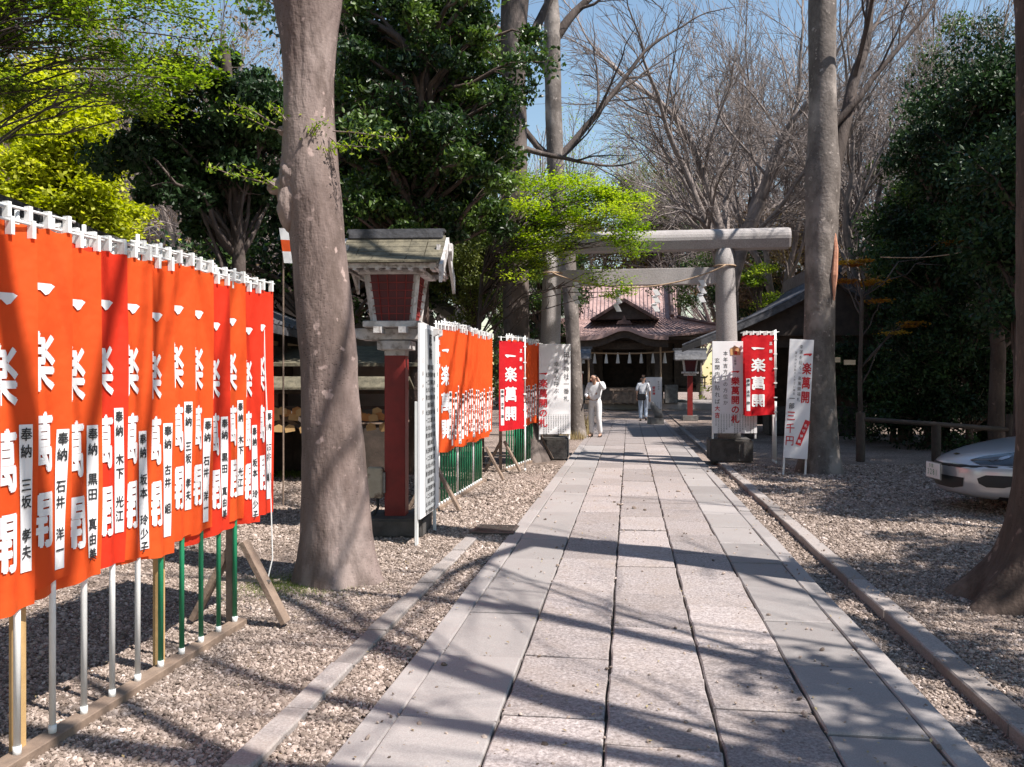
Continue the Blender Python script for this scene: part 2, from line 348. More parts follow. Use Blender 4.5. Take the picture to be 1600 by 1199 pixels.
def clump_points(rng, centers, n, spread, zs=.7, hollow=0.0):
    c = np.asarray(centers); i = rng.integers(0, len(c), n)
    p = rng.normal(size=(n, 3)); 
    if hollow: p = p / np.linalg.norm(p, axis=1)[:, None] * rng.uniform(hollow, 1, n)[:, None] * 1.6
    p *= spread * rng.uniform(.5, 1.2, len(c))[i][:, None]; p[:, 2] *= zs
    tone = rng.uniform(.1, .9, len(c))[i]
    return c[i] + p, tone
class Limbs:
    def __init__(s, seed, rmin=0): s.rmin = rmin; s.rng = np.random.default_rng(seed); s.V = []; s.F = []; s.n = 0; s.tips = []
    def tube(s, P, r, sides):
        P = np.asarray(P, float); k = len(P); r = np.maximum(np.asarray(r, float), s.rmin)
        T = np.gradient(P, axis=0); T /= np.linalg.norm(T, axis=1)[:, None] + 1e-9
        m = T.mean(0); a = np.array([1., 0, 0]) if abs(m[0]) < .7 * np.linalg.norm(m) else np.array([0, 1., 0])
        X = np.cross(T, a); X /= np.linalg.norm(X, axis=1)[:, None] + 1e-9; Y = np.cross(T, X)
        an = np.arange(sides) * 2 * np.pi / sides
        V = P[:, None] + (X[:, None] * np.cos(an)[None, :, None] + Y[:, None] * np.sin(an)[None, :, None]) * r[:, None, None]
        i = np.arange(k - 1)[:, None] * sides; j = np.arange(sides)[None]; j2 = (j + 1) % sides
        Fc = np.stack([i + j, i + j2, i + sides + j2, i + sides + j], -1).reshape(-1, 4)
        s.V.append(V.reshape(-1, 3)); s.F.append(Fc + s.n); s.n += k * sides
    def limb(s, p, d, L, r0, r1, seg, wander=.1, lift=.0, sides=4):
        P = [np.array(p, float)]; d = np.array(d, float); d /= np.linalg.norm(d)
        for i in range(seg):
            d = d + s.rng.normal(size=3) * wander; d[2] += lift; d /= np.linalg.norm(d); P.append(P[-1] + d * L / seg)
        P = np.array(P); s.tube(P, np.linspace(r0, r1, seg + 1), sides); return P, d
    def grow(s, p, d, L, r, lev, prm):
        """prm[lev] = (segments, wander, lift, sides, children, spread angle, length ratio, start fraction)"""
        seg, wan, lift, sides, nch, ang, lr, st = prm[lev]
        last = lev == len(prm) - 1
        P, dd = s.limb(p, d, L, r, r * (.25 if last else .45), seg, wan, lift, sides)
        if last: s.tips.append(P[-1]); s.tips.append(P[len(P) // 2]); return P
        for c in range(nch):
            f = st + (1 - st) * (c + s.rng.uniform(.2, .9)) / nch; f = min(f, .98)
            i = f * seg; i0 = int(i); q = P[i0] + (P[i0 + 1] - P[i0]) * (i - i0)
            t = P[i0 + 1] - P[i0]; t /= np.linalg.norm(t)
            o = s.rng.normal(size=3); o -= t * o.dot(t); o /= np.linalg.norm(o)
            a = ang * s.rng.uniform(.6, 1.3); nd = t * math.cos(a) + o * math.sin(a)
            rr = r * (1 - .55 * f) * s.rng.uniform(.42, .62)
            s.grow(q, nd, L * lr * s.rng.uniform(.7, 1.15) * (1.15 - .4 * f), rr, lev + 1, prm)
        # leader goes on
        s.grow(P[-1], dd, L * lr, r * .45, lev + 1, prm)
        return P
    def mesh(s, name, mat_): return np_mesh(name, np.concatenate(s.V), np.concatenate(s.F), mat_, smooth=True)

def trunk_mesh(name, rows, mat_, sides=36, step=.06, seed=0, rough=.02, flare=.25, lobes=5, origin=None):
    """rows: (x, y, z, r) from the ground up, splined; returns mesh in local coordinates of origin"""
    rows = np.array(rows, float); z = rows[:, 2]; zz = np.arange(z[0], z[-1], step)
    def sm(c):
        # Catmull-like: cubic through linear interpolation smoothed
        a = np.interp(zz, z, c); k = max(1, int(.18 / step)); pad = np.pad(a, k, mode='edge'); ker = np.ones(2 * k + 1) / (2 * k + 1)
        return np.convolve(pad, ker, 'valid')
    X, Y, Rr = sm(rows[:, 1 - 1]), sm(rows[:, 1]), sm(rows[:, 3])
    an = np.arange(sides) * 2 * np.pi / sides; V = []
    o = Vector(origin) if origin is not None else Vector((0, 0, 0))
    for i, h in enumerate(zz):
        fl = math.exp(-max(0, h - z[0]) / .22) * flare
        for a in an:
            q = Vector((math.cos(a) * 1.2 + seed, math.sin(a) * 1.2, h * .9))
            k = 1 + fl * (.5 + .5 * math.sin(a * lobes + seed)) + rough * 3 * noise.noise(q) + rough * noise.noise(q * 5) + rough * .5 * noise.noise(Vector((q.x * 9, q.y * 9, q.z * 14)))
            V.append((X[i] + math.cos(a) * Rr[i] * k - o.x, Y[i] + math.sin(a) * Rr[i] * k - o.y, h - o.z))
    n = len(zz); i = np.arange(n - 1)[:, None] * sides; j = np.arange(sides)[None]; j2 = (j + 1) % sides
    Fc = np.stack([i + j, i + j2, i + sides + j2, i + sides + j], -1).reshape(-1, 4)
    return np_mesh(name, V, Fc, mat_, smooth=True)

# ------------------------------------------------------------------ lettering
_glyph = {}
def glyph(ch, bold=.02):
    k = (ch, bold)
    if k not in _glyph:
        c = bpy.data.curves.new('glyph', 'FONT'); c.body = ch; c.size = 1; c.resolution_u = 2; c.offset = bold
        o = bpy.data.objects.new('glyph', c); col.objects.link(o)
        dg = bpy.context.evaluated_depsgraph_get(); me = bpy.data.meshes.new_from_object(o.evaluated_get(dg))
        vs = np.array([v.co[:2] for v in me.vertices]) if len(me.vertices) else np.zeros((0, 2))
        fs = [tuple(p.vertices) for p in me.polygons]
        if len(vs):
            # keep the em-box centre for full-width characters
            vs = vs - np.array([.5 if ord(ch) > 255 else (vs[:, 0].max() + vs[:, 0].min()) / 2, .36])
        _glyph[k] = (vs, fs)
        bpy.data.objects.remove(o); bpy.data.curves.remove(c); bpy.data.meshes.remove(me)
    return _glyph[k]
BRUSH_ONE = ([(-.46, .03), (-.1, .085), (.40, .11), (.50, .07), (.34, -.10), (.24, -.13), (.1, -.045), (-.38, -.06)], [(0, 1, 6, 7), (1, 2, 3, 6), (3, 4, 5, 6)])
def letters(items, fn, both=0, cut=None, bold=.02):
    """items: (char, x, z, width, height); fn(x, z, offset) -> 3D"""
    vs, fs = [], []
    lay = []
    sh = [(0, 0), (bold, 0), (-bold, 0), (0, bold), (0, -bold)] if bold > .005 else [(0, 0)]
    for ch, x, z, w_, h_ in items:
        gv, gf = glyph(ch, 0)
        if ch == '一' and bold > .02: gv, gf = BRUSH_ONE; sq = sh[:1]
        else: sq = sh
        for li, (sx, sz) in enumerate(sq):
            n = len(vs); vs += [(x + (a + sx) * w_, z + (b + sz) * h_) for a, b in gv]; lay += [li] * len(gv); fs += [tuple(i + n for i in f) for f in gf]
    if cut:
        bm = bmesh.new(); bv = [bm.verts.new((a, l, b)) for (a, b), l in zip(vs, lay)]
        for f in fs:
            try: bm.faces.new([bv[i] for i in f])
            except ValueError: pass
        xs = [p[0] for p in vs]; zs = [p[1] for p in vs]
        for ax, lo, hi, st in ((0, min(xs), max(xs), cut[0]), (2, min(zs), max(zs), cut[1])):
            q = math.ceil(lo / st) * st
            while q < hi:
                co = [0, 0, 0]; co[ax] = q; no = [0, 0, 0]; no[ax] = 1
                bmesh.ops.bisect_plane(bm, geom=bm.verts[:] + bm.edges[:] + bm.faces[:], plane_co=co, plane_no=no); q += st
        bm.verts.index_update(); vs = [(v.co.x, v.co.z) for v in bm.verts]; lay = [v.co.y for v in bm.verts]; fs = [tuple(v.index for v in f.verts) for f in bm.faces]; bm.free()
    m = MB()
    m.add([fn(a, b, 1) - Vector((0, l * .0004, 0)) for (a, b), l in zip(vs, lay)], fs)
    if both: m.add([fn(a, b, -1) + Vector((0, l * .0004, 0)) for (a, b), l in zip(vs, lay)], fs)
    return m
def column(text, x, z0, w_, h_, pitch=None):
    pitch = pitch or h_ * 1.02
    return [(c, x, z0 - i * pitch, w_, h_) for i, c in enumerate(text) if c != ' ']

# ------------------------------------------------------------------ ground, path, kerbs
rnd = random.Random(5)
def ground():
    prof = [(-400, 0), (-60, 0), (-14, 0), (-1.2, 0), (-1.17, -.05), (1.385, -.05), (1.39, -.05), (1.63, -.06), (1.64, -.05), (1.78, -.05), (1.79, 0), (14, 0), (60, 0), (400, 0)]
    vv = [-400, -30, 0, 15, 29, 60, 400]; m = MB(); n = len(prof)
    vs = [UV(u, v, z if v < 44 else 0) for v in vv for u, z in prof]
    fs = [(j * n + i, j * n + i + 1, (j + 1) * n + i + 1, (j + 1) * n + i) for j in range(len(vv) - 1) for i in range(n - 1)]
    m.add(vs, fs); m.build('ground', M['ground'], kind='structure')
ground()
path = MB().box((.109, 17, -.03), (2.5, 32, .03)).build('path', mat('joint_soil', (.12, .095, .075), (.06, .047, .038), 30, .95), kind='structure')
path.rotation_euler.z = -YAW
def slab(u0, u1, v0, v1, gap, jit, mat_, name, parent, top=.02, bot=-.02, bev=.008, tilt=.006):
    m = MB(); n = max(2, min(7, int((v1 - v0) / .13))); k = 4
    def edge(a, b, c): return [(a[0] + (b[0] - a[0]) * i / c, a[1] + (b[1] - a[1]) * i / c) for i in range(c)]
    g = gap / 2; e = g + .004; A = (u0 + g, v0 + e); B = (u1 - g, v0 + e); C = (u1 - g, v1 - e); D = (u0 + g, v1 - e)
    ring = edge(A, B, k) + edge(B, C, n) + edge(C, D, k) + edge(D, A, n)
    ring = [(a + rnd.uniform(-jit, jit), b + rnd.uniform(-jit, jit)) for a, b in ring]
    cx, cy = (u0 + u1) / 2, (v0 + v1) / 2; tz = rnd.uniform(-tilt, tilt); ta = rnd.uniform(-tilt, tilt); tb = rnd.uniform(-tilt, tilt)
    def zt(a, b): return top + tz + (a - cx) * ta * 2 + (b - cy) * tb * 2
    r = len(ring); inn = [(a + (cx - a) / max(.05, abs(cx - a)) * bev if abs(cx - a) > .02 else a, b + (cy - b) / max(.05, abs(cy - b)) * bev if abs(cy - b) > .02 else b) for a, b in ring]
    vs = [(a, b, bot) for a, b in ring] + [(a, b, zt(a, b) - bev) for a, b in ring] + [(a, b, zt(a, b)) for a, b in inn]
    fs = [(l * r + i, l * r + (i + 1) % r, (l + 1) * r + (i + 1) % r, (l + 1) * r + i) for l in (0, 1) for i in range(r)] + [tuple(range(2 * r, 3 * r))]
    m.add(vs, fs); return m.build(name, mat_, parent)
cols = [(-1.164, -1.016, .006, .0015, 'smooth_stone', .35, 1.68), (-1.016, -.567, .009, .001, 'smooth_stone', .22, .84), (-.567, -.101, .013, .005, 'rough_stone', .30, .84),
        (-.101, .373, .012, .005, 'rough_stone', .87, .84), (.373, .826, .011, .005, 'rough_stone', .54, .84), (.826, 1.243, .007, .0015, 'smooth_stone', .30, .84), (1.243, 1.382, .006, .0015, 'smooth_stone', .6, 1.68)]
far = MB()
for ci, (u0, u1, gap, jit, mt, off, Ls) in enumerate(cols):
    v = off + .84; 
    while v < 32.5:
        L = Ls * (1 + rnd.uniform(-.05, .05) * (mt == 'rough_stone'))
        if v < 19.5: slab(u0, u1, v, v + L, gap, jit, M[mt], 'paving_stone', path)
        else: far.box(((u0 + u1) / 2, v + L / 2, 0), (u1 - u0 - .012, L - .012, .036 + rnd.uniform(0, .006)))
        v += L
far.build('paving_stone', M['rough_stone'], path, kind='stuff')
def kerb(name_label, u0, u1, v0, v1, L, top):
    base = MB().box(((u0 + u1) / 2, (v0 + v1) / 2, -.06), (u1 - u0 - .01, v1 - v0, .05)).build('kerb', M['dark_stone'], kind='structure', label=name_label)
    base.rotation_euler.z = -YAW; v = v0
    while v < v1: slab(u0, u1, v, v + L, .005, .003, M['kerb'], 'kerb_stone', base, top=top, bot=-.06, bev=.008, tilt=.006); v += L
kerb('low stone kerb in the gravel left of the path', -1.551, -1.425, 1.2, 7.7, .6, .025)
kerb('raised stone kerb along the gravel strip right of the path', 1.64, 1.78, 1.2, 28, .9, .014)
g = thing('drain_grate', 'small rusty drain grating set in the gravel left of the path', 'drain grate', UV(-1.33, 8.25, .004), -YAW)
m = MB()
for a, b, sx, sy in ((-.2, 0, .03, .46), (.2, 0, .03, .46), (0, -.22, .4, .03), (0, .22, .4, .03)): m.box((a, b, .012), (sx, sy, .024))
m.build('grate_frame', M['iron'], g); MB().box((0, 0, .001), (.38, .42, .004)).build('pit_shade', M['black'], g)  # flat black sheet stands for the shade below the grating
for i in range(9): MB().box((0, -.18 + i * .045, .012), (.37, .018, .018)).build('grate_bar', M['iron'], g)

# ------------------------------------------------------------------ banners
BW, BT, BB = .46, 2.14, .66
def cloth_y(x, z, k):
    t = (BT - z) / (BT - BB)
    return .0125 * math.sin(x * 31.4 + z * 1.6) * (.35 + .9 * t) + (.0035 * math.sin(x * 12 + k * 2.1 - z * 3.2) + .0015 * math.sin(x * 50 + k + z * 9)) * (.5 + t)
def cloth_sag(x): return -.014 * abs(math.sin((x - .02) / .105 * math.pi))
names = ['奉納 坂本 玲少子', '奉納 古井 組', '奉納 三坂 孝夫', '奉納 石井 洋一', '奉納 黒田 真由美', '奉納 木下 光江']
banner_parts = []
def banner_meshes(k):
    m = MB(); nx, nz = 18, 26; vs = []; fs = []
    for j in range(nz + 1):
        for i in range(nx + 1):
            x = .02 + (BW - .02) * i / nx; t = j / nz; z = BT - .03 - (BT - .03 - BB) * t + cloth_sag(x) * (1 - t) + .012 * math.sin(x * 9 + k) * t
            vs.append((x, cloth_y(x, z, k), z))
    fs = [(j * (nx + 1) + i, j * (nx + 1) + i + 1, (j + 1) * (nx + 1) + i + 1, (j + 1) * (nx + 1) + i) for j in range(nz) for i in range(nx)]
    cl = m.add(vs, fs).build('cloth', M['red'], smooth=True)
    fn = lambda off: (lambda x, z, s: Vector((x, cloth_y(x, z, k) - s * off, z)))
    it = [('一', .265, 1.86, .21, .2), ('楽', .265, 1.56, .22, .25), ('萬', .265, 1.235, .22, .25), ('開', .265, .925, .21, .24)]
    sm = column('五龍神', .075, 1.95, .05, .065, .14)
    le = letters(it, fn(.005), 1, (.03, .09), .028); l2 = letters(sm, fn(.005), 1, (.03, .09), .02); le.add(l2.v, l2.f)
    le = le.build('lettering', M['white'])
    st = MB(); n = 10; dz = (k * .37 % 1 - .5) * .14; z0, z1 = .76 + dz, 1.34 + dz; x0, x1 = .385, .438; sl = (k * .61 % 1 - .5) * .04; sv = []; sf = []
    for s in (1, -1):
        b = len(sv)
        for j in range(n + 1):
            for i in range(3):
                x = x0 + (x1 - x0) * i / 2 + sl * (j / n - .5); z = z0 + (z1 - z0) * j / n; sv.append((x, cloth_y(x, z, k) - s * .004, z))
        sf += [(b + j * 3 + i, b + j * 3 + i + 1, b + j * 3 + i + 4, b + j * 3 + i + 3) for j in range(n) for i in range(2)]
    st = st.add(sv, sf).build('name_strip', M['white'])
    nl = letters([(c, x + sl * ((z - z0) / .58 - .5), z, a, b) for c, x, z, a, b in column(names[k % 6], .4115, 1.30 + dz, .046, .056, .066)], fn(.007), 1, (.03, .09), .015).build('name_lettering', M['black'])
    tabs = MB()
    for i in range(5):
        x = .035 + i * .1; y = cloth_y(x, BT - .03, k)
        tabs.box((x, y * .5, BT + .0), (.018, .022 + abs(y), .07))
    for i in range(6): z = BT - .12 - i * .26; tabs.box((.008, cloth_y(.02, z, k) * .5, z), (.05, .024, .02))
    tb = tabs.build('tab_loops', M['plastic'])
    bar = MB().cyl((-.05, 0, BT + .02), (BW + .02, 0, BT + .02), .006, 8).build('crossbar', M['plastic'], smooth=True)
    out = []
    for o in (cl, le, st, nl, tb, bar): out.append((o.name.split('.')[0], o.data)); bpy.data.objects.remove(o)
    return out
for k in range(6): banner_parts.append(banner_meshes(k))
def pole_mesh(c, top=2.22):
    m = MB().cyl((0, .0, .06), (0, .0, 1.15), .0135, 10).build('pole', M[c], smooth=True); me = m.data; bpy.data.objects.remove(m); return me
pole_g, pole_w = pole_mesh('greenpole'), pole_mesh('plastic')
o = MB().cyl((0, 0, 1.15), (0, 0, 2.2), .009, 8).build('p', M['plastic'], smooth=True); upper = o.data; bpy.data.objects.remove(o)
o = MB().cyl((0, 0, .035), (0, 0, .075), .016, 10).build('p', M['plastic'], smooth=True); capm = o.data; bpy.data.objects.remove(o)
_mats = {}
def banner(loc, rz, k, cloth, pole, label, group, rng, sx=1.0, drop=0.0):
    t = thing('nobori_banner', label, 'banner', loc, rz, group); t.scale = (sx, 1, 1)
    for nm, me in banner_parts[k]:
        if nm == 'cloth' and cloth != 'red':
            key = (k, cloth)
            if key not in _mats: q = me.copy(); q.materials.clear(); q.materials.append(M[cloth]); _mats[key] = q
            me = _mats[key]
        o = link(nm, me, t, kind='stuff' if nm in ('tab_loops', 'lettering', 'name_lettering') else None); o.location.z = drop
    link('pole', pole_g if pole == 'green' else pole_w, t); u = link('upper_pole', upper, t); u.location.z = drop; link('pole_cap', capm, t)
    return t
def rack(label, p0, p1, posts, leg_side=1, beam=True):
    p0 = Vector(p0); p1 = Vector(p1); d = p1 - p0; L = d.length; a = math.atan2(d.y, d.x)
    t = thing('banner_rack', label, 'banner rack', p0, a)
    MB().box((L / 2, 0, .02), (L, .085, .045)).build('base_beam', M['wood'], t, bevel=.004)
    for z in (.98, 1.72): MB().box((L / 2, .05, z), (L, .03, .06)).build('rail', M['wood'], t, bevel=.003)
    for f, c in posts: MB().box((f * L, .045, .98), (.045, .045, 1.92)).build('post', M[c], t, bevel=.003)
    for x in (.02, L - .02):
        for s in (-1, 1):
            MB().bar((x, s * .30, .03), (x, s * .03, .52), .035, .085, up=(1, 0, 0)).build('brace', M['wood'], t, bevel=.003)
        MB().bar((x, -.2, .28), (x, .2, .28), .014).build('brace_tie', M['metal'], t)
    return t
def hang(p0, p1, n, twist, pattern, where, seed, order, group, kofs=0, sx=1, drop=0, cl=None):
    rg = random.Random(seed); p0 = Vector(p0); p1 = Vector(p1); d = p1 - p0; a = math.atan2(d.y, d.x)
    ordn = ['first', 'second', 'third', 'fourth', 'fifth', 'sixth', 'seventh', 'eighth', 'ninth', 'tenth', 'eleventh', 'twelfth', 'thirteenth', 'fourteenth', 'fifteenth', 'sixteenth', 'seventeenth', 'eighteenth', 'nineteenth', 'twentieth']
    for i in range(n):
        p = p0 + d * (i / max(1, n - 1)); pc = pattern[i % len(pattern)]; cc = cl[i % len(cl)] if cl else 'red'
        cn = {'red': 'orange-red', 'red2': 'red', 'crimson': 'crimson'}[cc]
        banner(p, a + twist + rg.uniform(-.01, .01), (i + kofs) % 6, cc, pc, '%s banner on %s pole, %s from the near end of %s' % (cn, pc, ordn[i], where), group, rg, sx, drop + rg.uniform(-.045, .03))
# long near rack on the left
A0, A1 = Vector((-2.06, 2.40, 0)), Vector((-1.675, 5.14, 0))
rack('long wooden rack holding the row of banners nearest the camera', A0, A1, [(.02, 'wood'), (.335, 'newwood'), (.70, 'newwood'), (.985, 'wood')])
dA = (A1 - A0).normalized()
hang(A0 + dA * .06, A1 - dA * .08, 14, -.09, ['white', 'green', 'white', 'green', 'white', 'white', 'white', 'white', 'white', 'green', 'green', 'green', 'green', 'green'], 'the long left rack', 3, 0, 'banners on the near left rack', cl=['red', 'red', 'red', 'red', 'red', 'red2', 'red', 'red', 'red', 'red', 'red2', 'red', 'red2', 'red2'])
B0, B1 = Vector((-.90, 9.55, 0)), Vector((-.42, 12.55, 0))
rack('middle wooden banner rack behind the tall white notice board', B0, B1, [(.02, 'wood'), (.5, 'wood'), (.985, 'wood')])
dB = (B1 - B0).normalized()
hang(B0 + dB * .1, B1 - dB * .25, 20, -.19, ['green', 'white', 'green', 'green', 'green', 'green', 'green'], 'the middle left rack', 4, 0, 'banners on the middle left rack', 2, drop=.05)
C0, C1 = Vector((-.16, 13.75, 0)), Vector((.50, 16.0, 0))
rack('farthest left banner rack standing by the dark trunk before the gate', C0, C1, [(.02, 'wood'), (.985, 'wood')])
dC = (C1 - C0).normalized()
hang(C0 + dC * .25, C1 - dC * .45, 12, -.19, ['green'], 'the far left rack', 5, 0, 'banners on the far left rack', 3, drop=.1)
banner((-.22 + .55 * math.cos(R(38)), 13.35 + .55 * math.sin(R(38)), 0), R(218), 1, 'crimson', 'white', 'dark crimson banner turned away at the near end of the far left rack', None, rnd, 1.15, .06)
# red banners right of the gate, seen from behind
for i, (x, y, a) in enumerate(((4.74, 14.95, R(186)), (4.77, 15.12, R(182)), (4.80, 15.3, R(180)))):
    banner((x, y, 0), a, i + 1, 'crimson', 'white', 'red banner right of the stone gate seen from its back, %s of the row' % ['front', 'middle', 'rear'][i], 'red banners right of the gate', rnd, 1.25, .24)

# ------------------------------------------------------------------ notice boards
def board(name_label, cat, loc, rz, w_, h_, z0, leg=.03, depth=.025, tilt=0, mat_='board'):
    t = thing('notice_board', name_label, cat, loc, rz); t.rotation_euler = (tilt, 0, rz)
    MB().box((0, 0, z0 + h_ / 2), (w_, depth, h_)).build('board', M[mat_], t, bevel=.003)
    for s in (-1, 1): MB().box((s * (w_ / 2 - leg * .6), depth * .5 + leg * .5, (z0 + h_ * .6) / 2), (leg, leg, z0 + h_ * .6)).build('leg', M['plastic'], t, bevel=.002)
    m = MB(); e = .02
    return t
def ink(t, items, m, bold=.02, y=-.0155, name='lettering'):
    return letters(items, lambda x, z, s: Vector((x, y, z)), 0, None, bold).build(name, M[m], t, kind='stuff' if 'small' in name else None)
# 1: tall white board with a grey table of text, parallel to the path
a = W(645, 505, 7.62); b = W(687, 512, 8.42)
t = board('tall white notice board with a grey printed table beside the lantern', 'notice board', (-.80, 8.0, 0), math.atan2(.8, .1), .80, 1.80, .24)
MB().box((0, -.0145, 1.14), (.46, .003, 1.72)).build('printed_sheet', M['greypaper'], t)
it = column('厄', 0, 1.9, .12, .12) + [('除', .0, 1.77, .12, .12)]
ink(t, it, 'black', .03, -.018)
it = []
rows = ['前厄本厄', '大正昭和平成', '一二三四五六', '七八九十年生', '男女前後本厄']
for r_ in range(20):
    s = rows[r_ % 5]
    for i, c in enumerate(s): it.append((c, (i - (len(s) - 1) / 2) * .068, 1.64 - r_ * .072, .05, .05))
ink(t, it, 'black', .03, -.018, 'small_lettering')
it = []
for sx in (-.31, .31): it += column('五龍神祈願', sx, 1.9 - .2, .05, .05, .12)
ink(t, it, 'black', .0, -.0175, 'side_lettering')
# 2: white board on the left plinth
def long_board(label, loc, rz, w_, h_, main, cols_, smallcol, z0=.1, flip=False, emblem=True):
    t = board(label, 'notice board', loc, rz, w_, h_, z0); Z = z0 + h_
    x, size, text = main
    ink(t, column(text, x, Z - h_ * .33, size, size, size * 1.08), 'redink', .03)
    it = []; red = []
    for cx_, cz, s_, tx in cols_:
        for i, c in enumerate(tx):
            (red if c in '大吉' and i >= len(tx) - 2 and '大吉' in tx else it).append((c, cx_, Z - cz - i * s_ * 1.25, s_, s_))
    ink(t, it, 'black', .0)
    if red: ink(t, red, 'redink', .02, name='red_lettering')
    it = []
    for i in range(smallcol):
        tx = '一年家内安全商売繁盛開運招福'; k = 7 + (i * 5) % 6
        it += column(tx[:k], -w_ * .42 + i * w_ * .84 / (smallcol - 1), z0 + h_ * .22, .03, .03, .036)
    ink(t, it, 'black', -.005, name='small_lettering')
    if emblem:
        ex, ez, r_ = x, Z - .17, .09
        fn = lambda p, s: (ex + p[0] * r_, -.013 - s, ez + p[1] * r_)
        MB().prism([(-1, -.9), (1, -.9), (1.1, .3), (.5, .75), (0, .95), (-.5, .75), (-1.1, .3)], 0, .006, fn).build('emblem', M['gold_emb'], t)
        ink(t, [('一', ex, ez + .03, .06, .05), ('福', ex, ez - .04, .07, .07)], 'redink', .03, -.021, 'emblem_lettering')
        ink(t, column('五龍神', ex, Z - .31, .045, .05), 'black', .0, name='crest_lettering')
    return t
long_board('white notice board with black and red brush columns on the left gate plinth', (.80, 15.6, .42), .12, .60, 1.69, (-.22, .17, '一楽萬開の札'), [(.22, .2, .11, '田無神社一番札'), (.03, .38, .1, '幸運を呼ぶ')], 12, emblem=False)
long_board('wide white notice board with red lettering and gold emblem on the right gate plinth', (4.07, 15.22, .46), .02, .82, 1.68, (.01, .16, '一樂萬開の札'), [(-.17, .22, .09, '本年吉方壬の方位か'), (-.32, .35, .10, '玄関内に貼れば大吉')], 15)
# 4: leaning narrow board by the right trunk
t = board('narrow white board leaning by the right trunk with a red diagonal ribbon', 'notice board', (4.53, 13.36, -.03), -.2, .37, 1.92, .30, tilt=0)
t.rotation_euler = (R(-3), R(3.2), R(-16))
ink(t, column('一楽萬開', .10, 1.98, .14, .2, .23), 'redink', .03)
ink(t, column('一部', -.10, 1.26, .09, .1, .12), 'black', .01); ink(t, column('三千円', -.10, .98, .14, .17, .2), 'redink', .01, name='price_lettering')
it = column('幸運を招く一楽萬開福札', .0, 2.10, .055, .07, .085) + column('家の中にお貼りください神社', -.075, 2.0, .035, .045, .055)
ink(t, it, 'black', -.0, name='small_lettering')
MB().bar((.03, -.017, .52), (.16, -.017, .92), .085, .004, up=(0, 1, 0)).build('ribbon', M['redink'], t)
ink(t, [(c, .045 + i * .03, .58 + i * .085, .05, .055) for i, c in enumerate('龍神守札')], 'white', .02, -.021, 'ribbon_lettering')

